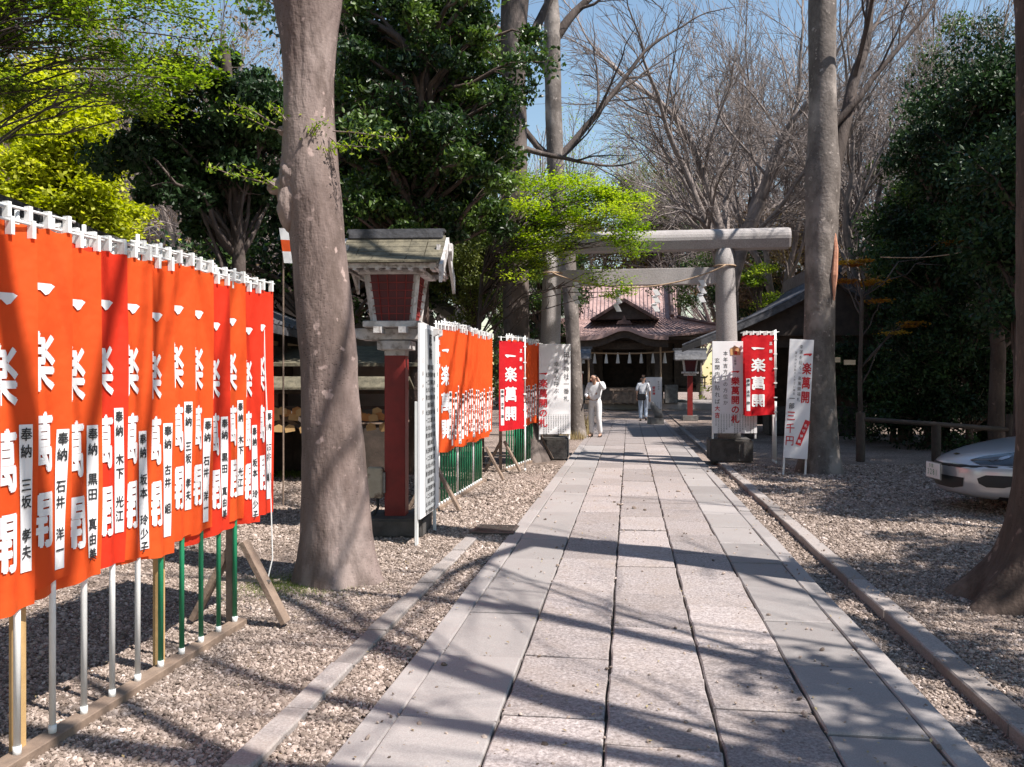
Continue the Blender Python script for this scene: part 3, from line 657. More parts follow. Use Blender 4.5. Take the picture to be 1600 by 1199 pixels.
# ------------------------------------------------------------------ wooden lantern on a red post
def big_lantern():
    t = thing('post_lantern', 'tall red post lantern with shingled gable roof beside the big trunk', 'lantern', (-1.15, 8.3, 0), -.05)
    MB().box((0, 0, .09), (.62, .62, .18)).build('footing', M['dark_stone'], t, bevel=.02)
    MB().box((0, 0, .99), (.205, .205, 1.64)).build('post', M['redpaint'], t, bevel=.006)
    m = MB(); m.box((0, 0, 1.86), (.33, .33, .09)); m.box((0, 0, 1.79), (.21, .21, .07))
    m.build('capital', M['whitepaint'], t, bevel=.008)
    m = MB()
    for s in (-1, 1): m.prism([(-.44, .05), (.44, .05), (.44, -.01), (.34, -.06), (-.34, -.06), (-.44, -.01)], -.035, .035, lambda p, q, s=s: (p[0], s * .12 + q, 1.975 + p[1]))
    m.build('bracket_beam', M['whitepaint'], t, bevel=.004)
    m = MB()
    for s in (-1, 1): m.box((s * .12, 0, 2.0), (.07, .74, .06))
    m.build('cross_beam', M['whitepaint'], t)
    MB().box((0, 0, 2.06), (.56, .56, .06)).build('sill', M['whitepaint'], t, bevel=.006)
    z0, z1, a, b = 2.09, 2.54, .19, .245
    for sx in (-1, 1):
        for sy in (-1, 1): MB().bar((sx * a, sy * a, z0), (sx * b, sy * b, z1), .045).build('corner_post', M['whitepaint'], t)
    for i in range(4):
        Mr = Matrix.Rotation(i * math.pi / 2, 4, 'Z')
        q = [(-a + .01, -a, z0), (a - .01, -a, z0), (b - .01, -b, z1), (-b + .01, -b, z1)]
        q = [Mr @ Vector(p) for p in q]; n = (q[1] - q[0]).cross(q[3] - q[0]).normalized() * .01
        MB().add([p - n for p in q] + [p + n * .0 for p in q], [(0, 1, 2, 3), (4, 5, 6, 7), (0, 1, 5, 4), (2, 3, 7, 6), (1, 2, 6, 5), (0, 3, 7, 4)]).build('screen', M['screen'], t)
        for j in range(1, 5):
            f = j / 5; p = q[0].lerp(q[1], f) + n * .6; r_ = q[3].lerp(q[2], f) + n * .6; MB().bar(p, r_, .009).build('lattice_bar', M['redpaint'], t)
        for j in range(1, 6):
            f = j / 6; p = q[0].lerp(q[3], f) + n * .9; r_ = q[1].lerp(q[2], f) + n * .9; MB().bar(p, r_, .009).build('lattice_bar', M['redpaint'], t)
    MB().box((0, 0, 2.565), (.64, .64, .05)).build('top_plate', M['whitepaint'], t, bevel=.005)
    m = MB()
    for i in range(9):
        for s in (-1, 1): m.box((-.42 + i * .105, s * .36, 2.575), (.035, .2, .035))
    m.build('rafter_end', M['whitepaint'], t)
    m = MB()
    for s in (-1, 1): m.box((0, s * .44, 2.60), (.92, .035, .045)); m.box((s * .44, 0, 2.6), (.035, .9, .04))
    m.build('eave_board', M['whitepaint'], t)
    # shingle courses on both slopes, ridge along x
    for s in (-1, 1):
        for c in range(6):
            y0 = .52 - c * .083; y1 = y0 - .105; z_ = lambda y: 2.60 + .32 * ((.52 - y) / .5) ** 1.25 if y < .52 else 2.615
            for k in range(6):
                x = -.41 + k * .164 + rnd.uniform(-.004, .004); wv = .160; e = .012
                q = [(x - wv / 2, s * y0, z_(y0) + e), (x + wv / 2, s * y0, z_(y0) + e), (x + wv / 2, s * y1, z_(y1) + e * .4), (x - wv / 2, s * y1, z_(y1) + e * .4)]
                MB().add([Vector(p) + Vector((0, 0, .016)) for p in q] + [Vector(p) - Vector((0, 0, .006)) for p in q], [(0, 1, 2, 3), (4, 5, 6, 7), (0, 1, 5, 4), (1, 2, 6, 5), (2, 3, 7, 6), (3, 0, 4, 7)]).build('shingle', M['shingle'], t)
    m = MB(); m.box((0, 0, 2.955), (.94, .15, .08)); m.box((0, 0, 3.0), (.98, .09, .04)); m.build('ridge', M['tile'], t, bevel=.01)
    for s in (-1, 1):
        pl = []
        for i in range(9): y = -.52 + i * .13; pl.append((y, 2.60 + .32 * ((.52 - abs(y)) / .5) ** 1.25 + .0))
        lo = [(y, z - .12 - .05 * (abs(y) > .45)) for y, z in pl]
        MB().prism(pl + lo[::-1], 0, .03, lambda p, q, s=s: (s * (.495 + q), p[0], p[1])).build('bargeboard', M['whitepaint'], t)
        MB().box((s * .45, 0, 2.72), (.03, .5, .22)).build('gable_panel', M['whitepaint'], t)
        MB().prism([(-.05, 0), (.05, 0), (.07, -.08), (0, -.17), (-.07, -.08)], 0, .03, lambda p, q, s=s: (s * (.53 + q), p[0], 2.87 + p[1])).build('gable_pendant', M['whitepaint'], t)
    # meter box strapped to the post foot
    b_ = thing('meter_box', 'small beige electric box mounted low beside the red lantern post', 'electric box', (-1.345, 8.2, .36), -.05)
    MB().box((0, 0, .15), (.15, .11, .30)).build('box', M['box'], b_, bevel=.01)
    MB().tube([(.02, 0, 0), (.02, .02, -.1), (-.06, 0, -.25), (-.14, -.02, -.35)], .014, 8).build('cable', M['black'], b_, smooth=True)
    MB().box((.085, .0, .15), (.03, .05, .2)).build('bracket', M['metal'], b_)
big_lantern()

# ------------------------------------------------------------------ stone gate
def torii():
    V = 16.25; c = UV(.16, V); t = thing('torii_gate', 'large grey stone torii gate spanning the path', 'torii gate', c, -YAW)
    hs = 1.64
    for s in (-1, 1):
        m = MB(); pts = []; rr = []
        for i in range(13): f = i / 12; pts.append((s * (hs + .09 * (1 - f)), 0, .42 + 3.60 * f)); rr.append(.215 - .035 * f)
        m.tube(pts, rr, 32).build('pillar', M['torii'], t, smooth=True)
        MB().box((s * (hs + .09), 0, .215), (.78, .78, .43)).build('plinth', M['dark_stone'], t, bevel=.03)
    # top log: rounded above, flat underneath
    prof = [(-.15, 0), (.15, 0)] + [(.2 * math.cos(a) * 1.02, .19 + .2 * math.sin(a)) for a in [R(-25 + i * 230 / 14) for i in range(15)]]
    m = MB(); n = len(prof); xs = [-2.84, -2.8, -1, 0, 1, 2.8, 2.84]
    vs = []
    for x in xs:
        k = .93 if abs(x) > 2.82 else 1
        vs += [(x, p[0] * k, 4.02 + .19 + (p[1] - .19) * k) for p in prof]
    fs = [(j * n + i, j * n + (i + 1) % n, (j + 1) * n + (i + 1) % n, (j + 1) * n + i) for j in range(len(xs) - 1) for i in range(n)] + [tuple(range(n))[::-1], tuple(range((len(xs) - 1) * n, len(xs) * n))]
    o = m.add(vs, fs).build('top_beam', M['torii'], t)
    MB().box((-.10, 0, 3.52), (2 * hs - .2, .17, .31)).build('tie_beam', M['torii'], t, bevel=.006)
    MB().box((hs - .13, 0, 3.52), (.20, .16, .302)).build('tie_beam_end', M['torii'], t, bevel=.006)
    # rope with paper streamers, hung on the gate
    r = thing('sacred_rope', 'thin straw rope with white paper streamers slung across the torii', 'rope', c, -YAW)
    m = MB(); pts = []
    for i in range(41): x = -hs + i / 40 * 2 * hs; pts.append((x, -.24, 3.62 - .36 * math.sin(math.pi * i / 40) ** .8 + .08 * (i / 40)))
    m.tube(pts, .014, 6)
    for s in (-1, 1): m.tube([(s * hs + .21 * math.cos(a), .21 * math.sin(a), 3.62 + (s > 0) * .08) for a in [i * math.pi / 10 for i in range(21)]], .016, 6)
    m.build('rope', M['rope'], r, smooth=True)
    for f in (.14, .38, .60, .86):
        x = -hs + f * 2 * hs; z = 3.60 - .36 * math.sin(math.pi * f) ** .8
        m = MB(); q = [(0, 0), (.06, -.11), (-.01, -.13), (.06, -.25), (-.02, -.28), (.05, -.42)]
        for (a, b), (a2, b2) in zip(q, q[1:]):
            w2 = .05
            m.add([(x + a - w2, -.25, z + b), (x + a + w2, -.25, z + b), (x + a2 + w2, -.262, z + b2), (x + a2 - w2, -.262, z + b2)], [(0, 1, 2, 3)])
            m.add([(x + a - w2, -.253, z + b), (x + a + w2, -.253, z + b), (x + a2 + w2, -.265, z + b2), (x + a2 - w2, -.265, z + b2)], [(0, 1, 2, 3)])
        m.build('paper_streamer', M['paper'], r)
torii()

# ------------------------------------------------------------------ shrine hall at the end of the path
def shrine():
    V = 47.5; c = UV(-.25, V); t = thing('shrine_hall', 'wooden shrine hall with red-brown seamed roof at the end of the path', 'shrine', c, -YAW)
    MB().box((0, 3.6, .17), (13.5, 11.5, .34)).build('stone_platform', M['torii'], t, bevel=.03)
    for i in range(5): MB().box((0, -2.3 + i * .3, .34 + .09 + i * .17), (4.2, .32, .18)).build('step', M['wood'], t)
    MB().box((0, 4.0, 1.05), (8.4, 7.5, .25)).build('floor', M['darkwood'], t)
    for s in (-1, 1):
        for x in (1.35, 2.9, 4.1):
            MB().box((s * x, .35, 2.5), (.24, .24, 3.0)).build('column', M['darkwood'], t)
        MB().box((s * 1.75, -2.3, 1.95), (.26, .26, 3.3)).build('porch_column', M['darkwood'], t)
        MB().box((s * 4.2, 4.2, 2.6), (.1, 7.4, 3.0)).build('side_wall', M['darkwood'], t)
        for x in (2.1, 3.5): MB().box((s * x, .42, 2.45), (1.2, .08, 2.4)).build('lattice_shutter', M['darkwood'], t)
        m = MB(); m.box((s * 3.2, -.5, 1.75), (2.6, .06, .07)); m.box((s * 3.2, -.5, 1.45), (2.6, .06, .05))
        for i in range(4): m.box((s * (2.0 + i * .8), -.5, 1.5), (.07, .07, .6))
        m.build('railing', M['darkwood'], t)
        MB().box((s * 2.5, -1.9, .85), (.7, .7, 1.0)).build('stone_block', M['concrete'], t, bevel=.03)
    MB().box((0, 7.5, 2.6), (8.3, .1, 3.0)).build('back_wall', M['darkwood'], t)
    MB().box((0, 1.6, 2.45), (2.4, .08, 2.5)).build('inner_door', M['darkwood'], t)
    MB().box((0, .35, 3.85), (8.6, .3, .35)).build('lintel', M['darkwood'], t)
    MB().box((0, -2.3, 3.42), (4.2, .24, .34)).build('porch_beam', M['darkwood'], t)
    o = thing('offertory_box', 'wooden offertory box standing before the shrine doors', 'offering box', UV(-.25, V - 3.2, .34), -YAW)
    m = MB(); m.box((0, 0, .75), (1.5, .6, .1)); m.box((0, 0, .12), (1.4, .5, .12)); m.build('frame', M['wood'], o)
    MB().box((0, 0, .45), (1.3, .5, .55)).build('box', M['wood'], o)
    for i in range(4): MB().box((-.55 + i * .37, -.27, .4), (.07, .06, .8)).build('leg', M['wood'], o)
    # roofs
    def hipz(d): return 0
    def surf(name, fn, nu, nv, m_, parent, thick=.10):
        vs = []; fs = []
        for j in range(nv + 1):
            for i in range(nu + 1): vs.append(fn(i / nu, j / nv))
        n = len(vs); vs += [(a, b, c_ - thick) for a, b, c_ in vs]; w_ = nu + 1
        for j in range(nv):
            for i in range(nu):
                q = (j * w_ + i, j * w_ + i + 1, (j + 1) * w_ + i + 1, (j + 1) * w_ + i); fs += [q, tuple(n + k for k in q[::-1])]
        for i in range(nu): fs += [(i, n + i, n + i + 1, i + 1), (nv * w_ + i, nv * w_ + i + 1, n + nv * w_ + i + 1, n + nv * w_ + i)]
        for j in range(nv): fs += [(j * w_, (j + 1) * w_, n + (j + 1) * w_, n + j * w_), (j * w_ + nu, n + j * w_ + nu, n + (j + 1) * w_ + nu, (j + 1) * w_ + nu)]
        return MB().add(vs, fs).build(name, m_, parent)
    EX, EY0, EY1, ZE = 5.4, -3.0, 9.4, 3.95       # eaves
    TX, TY0, TY1, ZT = 3.0, .4, 6.4, 5.1           # where the hip meets the gabled upper roof
    def front(u, v):
        x0 = -EX + 2 * EX * u; x1 = -TX + 2 * TX * u
        lift = .45 * abs(2 * u - 1) ** 3 * (1 - v); kara = .42 * math.exp(-((x0 + .0) / .85) ** 2) * max(0, 1 - v * 2.2) 
        return (x0 + (x1 - x0) * v, EY0 + (TY0 - EY0) * v, ZE + (ZT - ZE) * v ** 1.25 + lift + kara)
    lower = surf('lower_roof', front, 40, 8, M['copper'], t)
    for s in (-1, 1):
        surf('side_roof', lambda u, v, s=s: ((s * (EX + (TX - EX) * v)), (EY0 + (EY1 - EY0) * u) * (1 - v) + (TY0 + (TY1 - TY0) * u) * v, ZE + (ZT - ZE) * v ** 1.25 + .45 * abs(2 * u - 1) ** 3 * (1 - v)), 10, 6, M['copper'], t)
    surf('rear_roof', lambda u, v: (-EX + 2 * EX * u + (-TX + 2 * TX * u + EX - 2 * EX * u) * v, EY1 + (TY1 - EY1) * v, ZE + (ZT - ZE) * v), 6, 3, M['copper'], t)
    up = surf('upper_roof', lambda u, v: (-TX + 2 * TX * u, TY0 - .1 + 3.1 * v, ZT - .02 + 2.65 * v ** 1.15), 4, 8, M['copper'], t)
    surf('upper_roof', lambda u, v: (-TX + 2 * TX * u, TY1 + .1 - 3.1 * v, ZT - .02 + 2.65 * v ** 1.15), 4, 8, M['copper'], t)
    m = MB(); m.box((0, 3.4, 7.8), (6.3, .4, .34)); m.box((0, 3.4, 8.0), (6.5, .5, .08)); m.build('ridge', M['copper2'], t)
    for i in range(27):
        x = -TX + .06 + i * (2 * TX - .12) / 26
        MB().tube([(x, TY0 - .1 + 3.1 * v, ZT + .02 + 2.65 * v ** 1.15) for v in (0, .35, .7, 1)], .025, 4).build('roof_seam', M['copper'], up)
    for i in range(41):
        u = (i + .5) / 41
        MB().tube([Vector(front(u, v)) + Vector((0, 0, .02)) for v in (0, .12, .3, .6, 1)], .025, 4).build('roof_seam', M['copper'], lower)
    for s in (-1, 1):
        MB().tube([(s * (TX - .35), TY0 - .45 + 3.1 * v, ZT + .1 + 2.65 * v ** 1.15) for v in (0, .35, .7, 1)], .13, 6).build('descending_ridge', M['copper2'], t)
        MB().tube([Vector(front(0 if s < 0 else 1, v)) + Vector((0, 0, .08)) for v in (0, .3, .6, 1)], .12, 6).build('hip_ridge', M['copper2'], t)
        MB().add([(s * (TX - .2), TY0 + .3, ZT), (s * (TX - .2), TY1 - .3, ZT), (s * (TX - .2), 3.4, ZT + 2.4)], [(0, 1, 2)]).build('gable_wall', M['copper2'], t)
    # front triangular gable and curved porch gable
    m = MB(); m.prism([(-1.9, 0), (0, 1.15), (1.9, 0), (1.6, 0), (0, .95), (-1.6, 0)], -1.5, .9, lambda p, q: (p[0], q, 4.95 + p[1])); m.build('dormer_roof', M['copper2'], t)
    MB().prism([(-1.65, .02), (0, .97), (1.65, .02)], -1.2, .6, lambda p, q: (p[0], q, 4.95 + p[1])).build('dormer_panel', M['darkwood'], t)
    arc = [(-2.3 + i * .23,   .50 * math.exp(-((-2.3 + i * .23) / .95) ** 2)) for i in range(21)]
    MB().prism(arc + [(x, z - .2) for x, z in arc[::-1]], -3.3, -3.02, lambda p, q: (p[0], q, 3.9 + p[1])).build('curved_gable', M['copper'], t)
    MB().prism(arc + [(x, z - .45) for x, z in arc[::-1]], -3.1, -2.9, lambda p, q: (p[0], q, 3.78 + p[1])).build('gable_board', M['darkwood'], t)
    MB().prism([(-.42, 0), (-.3, .18), (-.14, .2), (0, .46), (.14, .2), (.3, .18), (.42, 0)], -3.35, -3.1, lambda p, q: (p[0], q, 4.55 + p[1])).build('ridge_ornament', M['copper2'], t)
    MB().box((0, .5, 3.9), (9.3, 6.6, .08)).build('eave_soffit', M['darkwood'], t)
    r = thing('shrine_rope', 'straw rope with hanging tassels under the shrine eaves', 'rope', UV(-.25, V - 2.5), -YAW)
    MB().tube([(-2.6 + i * .52, 0, 3.12 - .1 * math.sin(i / 10 * math.pi)) for i in range(11)], .045, 6).build('rope', M['rope'], r)
    for i in range(8): MB().cyl((-2.2 + i * .62, 0, 3.08), (-2.2 + i * .62, 0, 2.5), .03, 6, .11).build('tassel', M['paper'], r)
    for x in (-1.9, 1.9):
        b_ = thing('bell_rope', 'long pale bell rope hanging at the %s of the shrine entrance' % ('left' if x < 0 else 'right'), 'rope', UV(-.25 + x, V - 2.9), -YAW)
        MB().tube([(0, 0, 3.4), (.02, 0, 2.2), (0, 0, 1.0)], .05, 6).build('cord', M['rope'], b_)
shrine()
def post_lamp(label, loc, post='redpaint', sx=1):
    t = thing('shrine_lantern', label, 'lantern', loc, -YAW)
    MB().box((0, 0, .1), (.6, .6, .2)).build('footing', M['concrete'], t, bevel=.02)
    MB().box((0, 0, .95), (.2, .2, 1.6)).build('post', M[post], t)
    m = MB(); m.box((0, 0, 1.78), (.45, .45, .08)); m.box((0, 0, 1.86), (.62, .62, .07)); m.build('bracket_beam', M['whitepaint'], t)
    for i in range(4):
        Mr = Matrix.Rotation(i * math.pi / 2, 4, 'Z'); MB().add([Mr @ Vector(p) for p in ((-.2, -.2, 1.9), (.2, -.2, 1.9), (.26, -.26, 2.35), (-.26, -.26, 2.35))], [(0, 1, 2, 3)]).build('screen', M['whitepaint'] if i % 2 else M['screen'], t)
        MB().bar(Mr @ Vector((-.2, -.2, 1.9)), Mr @ Vector((-.26, -.26, 2.36)), .04).build('corner_post', M['whitepaint'], t)
    MB().prism([(-.55, 2.36), (.55, 2.36), (.4, 2.55), (.12, 2.72), (-.12, 2.72), (-.4, 2.55)], -.6, .6, lambda p, q: (q * 1.0, p[0], p[1])).build('roof', M['tile'], t)
    MB().box((0, 0, 2.76), (1.3, .14, .1)).build('ridge', M['tile'], t)
    m = MB(); m.box((0, -.52, 2.36), (1.1, .03, .05)); m.box((0, .52, 2.36), (1.1, .03, .05)); m.build('eave_board', M['whitepaint'], t)
    return t
post_lamp('red post lantern with dark roof right of the path before the shrine', UV(2.35, 33))
post_lamp('pale lantern left of the path beyond the gate, behind the priest', UV(-2.0, 31), 'concrete')
for lab, x, v, ww, hh in (('white notice board on legs right of the shrine entrance', 1.05, 36, .68, 1.35), ('white notice board left of the shrine entrance behind the priest', -2.05, 29, .6, 1.3)):
    t = long_board(lab, UV(x, v), -YAW, ww, hh, (.0, .12, '御祈祷'), [(.2, .2, .08, '家内安全'), (-.2, .2, .08, '商売繁盛')], 6, z0=.35 if v > 30 else .6, emblem=False)
t = thing('stone_guardian', 'small weathered stone figure on the path edge before the lantern', 'statue', UV(.92, 29.5), .2)
MB().box((0, 0, .12), (.5, .34, .24)).build('base', M['concrete'], t, bevel=.02)
MB().tube([(.12, 0, .24), (.1, 0, .4), (-.02, 0, .55), (-.1, 0, .68), (-.14, 0, .8)], [.16, .15, .12, .1, .04], 10).build('body', M['concrete'], t, smooth=True)
def person(label, loc, rz, height, pose, bottom, top='shirt', sleeves='long', extra=None):
    """skeleton-driven figure: skin body, shirt, trousers, shoes, hair as separate skinned meshes"""
    t = thing('person', label, 'person', loc, rz); k = height / 1.75
    J = {'pel': (0, 0, .95), 'waist': (0, 0, 1.08), 'chest': (0, 0, 1.30), 'neck': (0, 0, 1.47), 'nk2': (0, -.01, 1.54), 'head': (0, -.015, 1.62), 'crown': (0, -.005, 1.70),
         'shL': (.18, 0, 1.41), 'elL': (.24, .02, 1.13), 'wrL': (.25, -.06, .88), 'haL': (.25, -.09, .80), 'shR': (-.18, 0, 1.41), 'elR': (-.24, .02, 1.13), 'wrR': (-.25, -.06, .88), 'haR': (-.25, -.09, .80),
         'hiL': (.10, 0, .90), 'knL': (.11, -.01, .50), 'anL': (.11, .02, .09), 'toL': (.12, -.15, .045), 'hiR': (-.10, 0, .90), 'knR': (-.11, -.01, .50), 'anR': (-.11, .02, .09), 'toR': (-.12, -.15, .045)}
    J.update(pose)
    def skin(name, chains, m_, root, sub=2):
        vs = []; ed = []; rad = []; idx = {}
        for ch in chains:
            prev = None
            for jn, r_ in ch:
                if jn not in idx: idx[jn] = len(vs); vs.append(Vector(J[jn] if isinstance(jn, str) else jn) * k); rad.append(r_)
                if prev is not None and prev != idx[jn]: ed.append((prev, idx[jn]))
                prev = idx[jn]
        me = bpy.data.meshes.new(name); me.from_pydata(vs, ed, []); o = bpy.data.objects.new(name, me); col.objects.link(o)
        o.modifiers.new('skin', 'SKIN'); s_ = o.modifiers.new('sub', 'SUBSURF'); s_.levels = s_.render_levels = sub
        for i, r_ in enumerate(rad):
            q = me.skin_vertices[0].data[i]; q.radius = (r_[0] * k, r_[1] * k) if isinstance(r_, tuple) else (r_ * k, r_ * k); q.use_root = (i == idx[root])
        dg = bpy.context.evaluated_depsgraph_get(); m2 = bpy.data.meshes.new_from_object(o.evaluated_get(dg)); bpy.data.objects.remove(o)
        m2.materials.clear(); m2.materials.append(m_); m2.polygons.foreach_set('use_smooth', [True] * len(m2.polygons))
        return link(name, m2, t)
    L = lambda a, b, f: tuple(Vector(J[a]).lerp(Vector(J[b]), f)) if True else None
    ch = [[('pel', .13), ('waist', .115), ('chest', .13), ('neck', .06), ('nk2', .055), ('head', .088), ('crown', .07)]]
    for s in 'LR':
        ch.append([('chest', .13), ('sh' + s, .055), ('el' + s, .04), ('wr' + s, .027), ('ha' + s, .034)])
        ch.append([('pel', .13), ('hi' + s, .085), ('kn' + s, .055), ('an' + s, .038), ('to' + s, .035)])
        d = (Vector(J['ha' + s]) - Vector(J['wr' + s])).normalized(); sd_ = d.cross(Vector((0, 1, .2))).normalized()
        for q in range(4):
            b0 = Vector(J['ha' + s]) + sd_ * (.024 - .016 * q); ch.append([('ha' + s, .034), (tuple(b0 + d * .03), .011), (tuple(b0 + d * (.075 - .006 * abs(q - 1.4)) + Vector((0, -.012, 0))), .008)])
        b0 = Vector(J['wr' + s]).lerp(Vector(J['ha' + s]), .5); ch.append([('ha' + s, .034), (tuple(b0 + sd_ * .045 + d * .01), .011), (tuple(b0 + sd_ * .055 + d * .05), .009)])
    skin('body', ch, M['skin'], 'pel')
    tp = [[('pel', (.165, .125)), ('waist', (.155, .12)), ('chest', (.165, .13)), ('neck', .075)]]
    for s in 'LR': tp.append([('chest', (.165, .13)), ('sh' + s, .078), ('el' + s, .062)] + ([('wr' + s, .045)] if sleeves == 'long' else []))
    skin('shirt', tp, M[top], 'pel')
    bt = [[('waist', (.145, .11)), ('pel', (.15, .12))]]
    for s in 'LR': bt.append([('pel', (.15, .12)), ('hi' + s, .105), ('kn' + s, .08), ('an' + s, .065)])
    skin('trousers', bt, M[bottom], 'pel')
    for s in 'LR': skin('shoe', [[('an' + s, .045), (tuple(Vector(J['an' + s]) + Vector((0, .03, -.045))), .042), ('to' + s, .04)]], M['hair'], 'an' + s, 1)
    hd = Vector(J['head']); hc = Vector(J['crown'])
    back = Vector(J.get('back', (0, .035, 0)))
    skin('hair', [[(tuple(hd + back + Vector((0, 0, .02))), .085), (tuple(hc + back * .6 + Vector((0, 0, .0))), .082)]], M['hair'], tuple(hd + back + Vector((0, 0, .02))))
    f = -back.normalized(); side = Vector((-f.y, f.x, 0))
    def pt(p): return p * k
    m = MB()
    m.cyl(pt(hd + f * .085 + Vector((0, 0, .01))), pt(hd + f * .112 + Vector((0, 0, -.012))), .014, 6, .012); m.build('nose', M['skin'], t)
    for s in (-1, 1):
        MB().cyl(pt(hd + f * .084 + side * s * .032 + Vector((0, 0, .028))), pt(hd + f * .09 + side * s * .032 + Vector((0, 0, .028))), .010, 8).build('eye', M['hair'], t)
        MB().cyl(pt(hd + side * s * .082), pt(hd + side * s * .102 - f * .01), .024, 8, .018).build('ear', M['skin'], t)
    MB().box(pt(hd + f * .086 + Vector((0, 0, -.042))), (.045, .012, .010)).build('mouth', M['redink'], t)
    if extra: extra(t, J, k)
    return t
# priest in white raising his left hand to his head
p = G(930, 684)
person('man in white shirt and pale trousers raising one hand, left edge of the path', p, R(-28), 1.76,
       {'head': (-.03, -.075, 1.585), 'crown': (-.03, -.075, 1.675), 'nk2': (-.01, -.045, 1.52), 'shL': (.18, 0, 1.42), 'elL': (.33, -.16, 1.30), 'wrL': (.20, -.20, 1.50), 'haL': (.15, -.19, 1.56),
        'elR': (-.25, -.03, 1.14), 'wrR': (-.12, -.24, 1.08), 'haR': (-.06, -.29, 1.08), 'knL': (.12, -.05, .50), 'anL': (.14, .03, .09), 'toL': (.16, -.14, .045), 'back': (.01, .04, .01)}, 'pale')
def bag(t, J, k):
    MB().box((.06, .17, .93), (.32, .10, .24)).build('shoulder_bag', M['bag'], t, bevel=.03)
    MB().tube([(-.08, .14, 1.03), (-.12, .15, 1.2), (-.16, .07, 1.43), (-.15, -.05, 1.45), (0, -.15, 1.25), (.18, -.1, 1.05), (.22, .1, 1.0)], .016, 6).build('bag_strap', M['bag'], t)
p = G(1005, 659)
person('person walking away in white shirt and pale jeans with black shoulder bag', p, R(180) - YAW, 1.74,
       {'elL': (.25, .05, 1.15), 'wrL': (.22, .02, .92), 'haL': (.22, -.02, .85), 'knR': (-.1, -.12, .52), 'anR': (-.1, .04, .14), 'toR': (-.11, -.12, .06), 'anL': (.1, .1, .09), 'toL': (.11, -.06, .045), 'knL': (.1, .03, .5)}, 'jeans', sleeves='short', extra=bag)
p = UV(.75, 43.5, .34)
person('distant person in dark jacket standing near the shrine steps', p, R(200), 1.6, {}, 'bag', top='darkwood')

# ------------------------------------------------------------------ hall on the left behind the banners
def gable_hall(label, X0, X1, Y0, Y1, ridge_x, z_ridge, eave_l, eave_r, wall_z, wallm, tilem, name='side_hall'):
    t = thing(name, label, 'building', ((X0 + X1) / 2, (Y0 + Y1) / 2, 0)); cx, cy = (X0 + X1) / 2, (Y0 + Y1) / 2
    x0, x1, y0, y1 = X0 - cx, X1 - cx, Y0 - cy, Y1 - cy; rx = ridge_x - cx
    MB().box(((x0 + x1) / 2, 0, wall_z / 2), (x1 - x0 - 1.0, y1 - y0 - .8, wall_z)).build('wall', M[wallm], t)
    er = (x1, eave_r); el = (x0, eave_l)
    for (ex, ez), nm in ((er, 'r'), (el, 'l')):
        n = 8; pts = [(rx + (ex - rx) * i / n, z_ridge + (ez - z_ridge) * (i / n) ** .85) for i in range(n + 1)]
        MB().prism(pts + [(a, b - .12) for a, b in pts[::-1]], y0, y1, lambda p, q: (p[0], q, p[1])).build('roof_slope', M[tilem], t)
        k = int((y1 - y0) / .30); m = MB()
        for i in range(k): m.tube([(a, y0 + .15 + i * .3, b + .03) for a, b in pts], .055, 5)
        m.build('roof_tile', M[tilem], t, kind='stuff')
    MB().box((rx, 0, z_ridge + .1), (.3, y1 - y0 + .1, .3)).build('ridge', M[tilem], t)
    return t
h = gable_hall('low tiled side hall with cream walls behind the left banners', -8.2, -3.55, 6.5, 19.0, -5.6, 3.25, 2.45, 2.35, 2.2, 'plaster', 'tile')
m = h
for i in range(7): MB().box((1.90, -5.5 + i * 1.8, 1.2), (.12, .14, 2.4)).build('pillar', M['darkwood'], h)
MB().box((1.90, 0, 1.85), (.1, 12.0, .5)).build('lintel', M['darkwood'], h)
MB().box((1.95, 0, .65), (.08, 12.0, .7)).build('plank_base', M['darkwood'], h)
def ema_rack(label, loc, rz, w_, n, seed):
    rg = random.Random(seed); t = thing('plaque_rack', label, 'plaque rack', loc, rz)
    for s in (-1, 1): MB().box((s * w_ / 2, 0, .7), (.07, .07, 1.4)).build('post', M['darkwood'], t)
    for z in (.85, 1.12, 1.35): MB().box((0, 0, z), (w_, .05, .05)).build('rail', M['darkwood'], t)
    MB().prism([(-.3, 0), (0, .16), (.3, 0), (.3, -.03), (0, .12), (-.3, -.03)], -w_ / 2 - .15, w_ / 2 + .15, lambda p, q: (q, p[0], 1.42 + p[1])).build('roof', M['shingle'], t)
    poly = [(-.07, -.05), (.07, -.05), (.07, .03), (0, .065), (-.07, .03)]
    for i in range(n):
        x = -w_ / 2 + .1 + (w_ - .2) * (i + rg.uniform(-.3, .3)) / n; z = rg.choice((.82, .98, 1.06)) + rg.uniform(-.02, .02); y = -.04 - rg.uniform(0, .06); a = rg.uniform(-.25, .25)
        MB().prism(poly, 0, .009, lambda p, q: (x + p[0] * math.cos(a) - p[1] * math.sin(a), y + q, z + p[0] * math.sin(a) + p[1] * math.cos(a))).build('wooden_plaque', M[rg.choice(['newwood', 'amber2', 'newwood'])], t)
M['amber2'] = mat('orange_plaque_wood', (.52, .25, .08), (.4, .17, .05), 9, .6)
ema_rack('wooden rack of votive plaques between the near banners and big trunk', (-3.25, 12.2, 0), .1, 1.5, 26, 1)
ema_rack('wooden rack of votive plaques between the big trunk and lantern', (-2.15, 12.3, 0), -.1, 1.0, 18, 2)
t = thing('stall', 'small roofed stall behind the red lantern with weathered board roof', 'stall', (-2.7, 14.2, 0), .05)
MB().prism([(-.9, 0), (.9, .35), (.9, .40), (-.9, .05)], -1.5, 1.5, lambda p, q: (q, p[0], 1.75 + p[1])).build('roof', M['shingle'], t)
for sx in (-1.4, 1.4):
    for sy in (-.8, .8): MB().box((sx, sy, .95), (.1, .1, 1.9)).build('post', M['darkwood'], t)
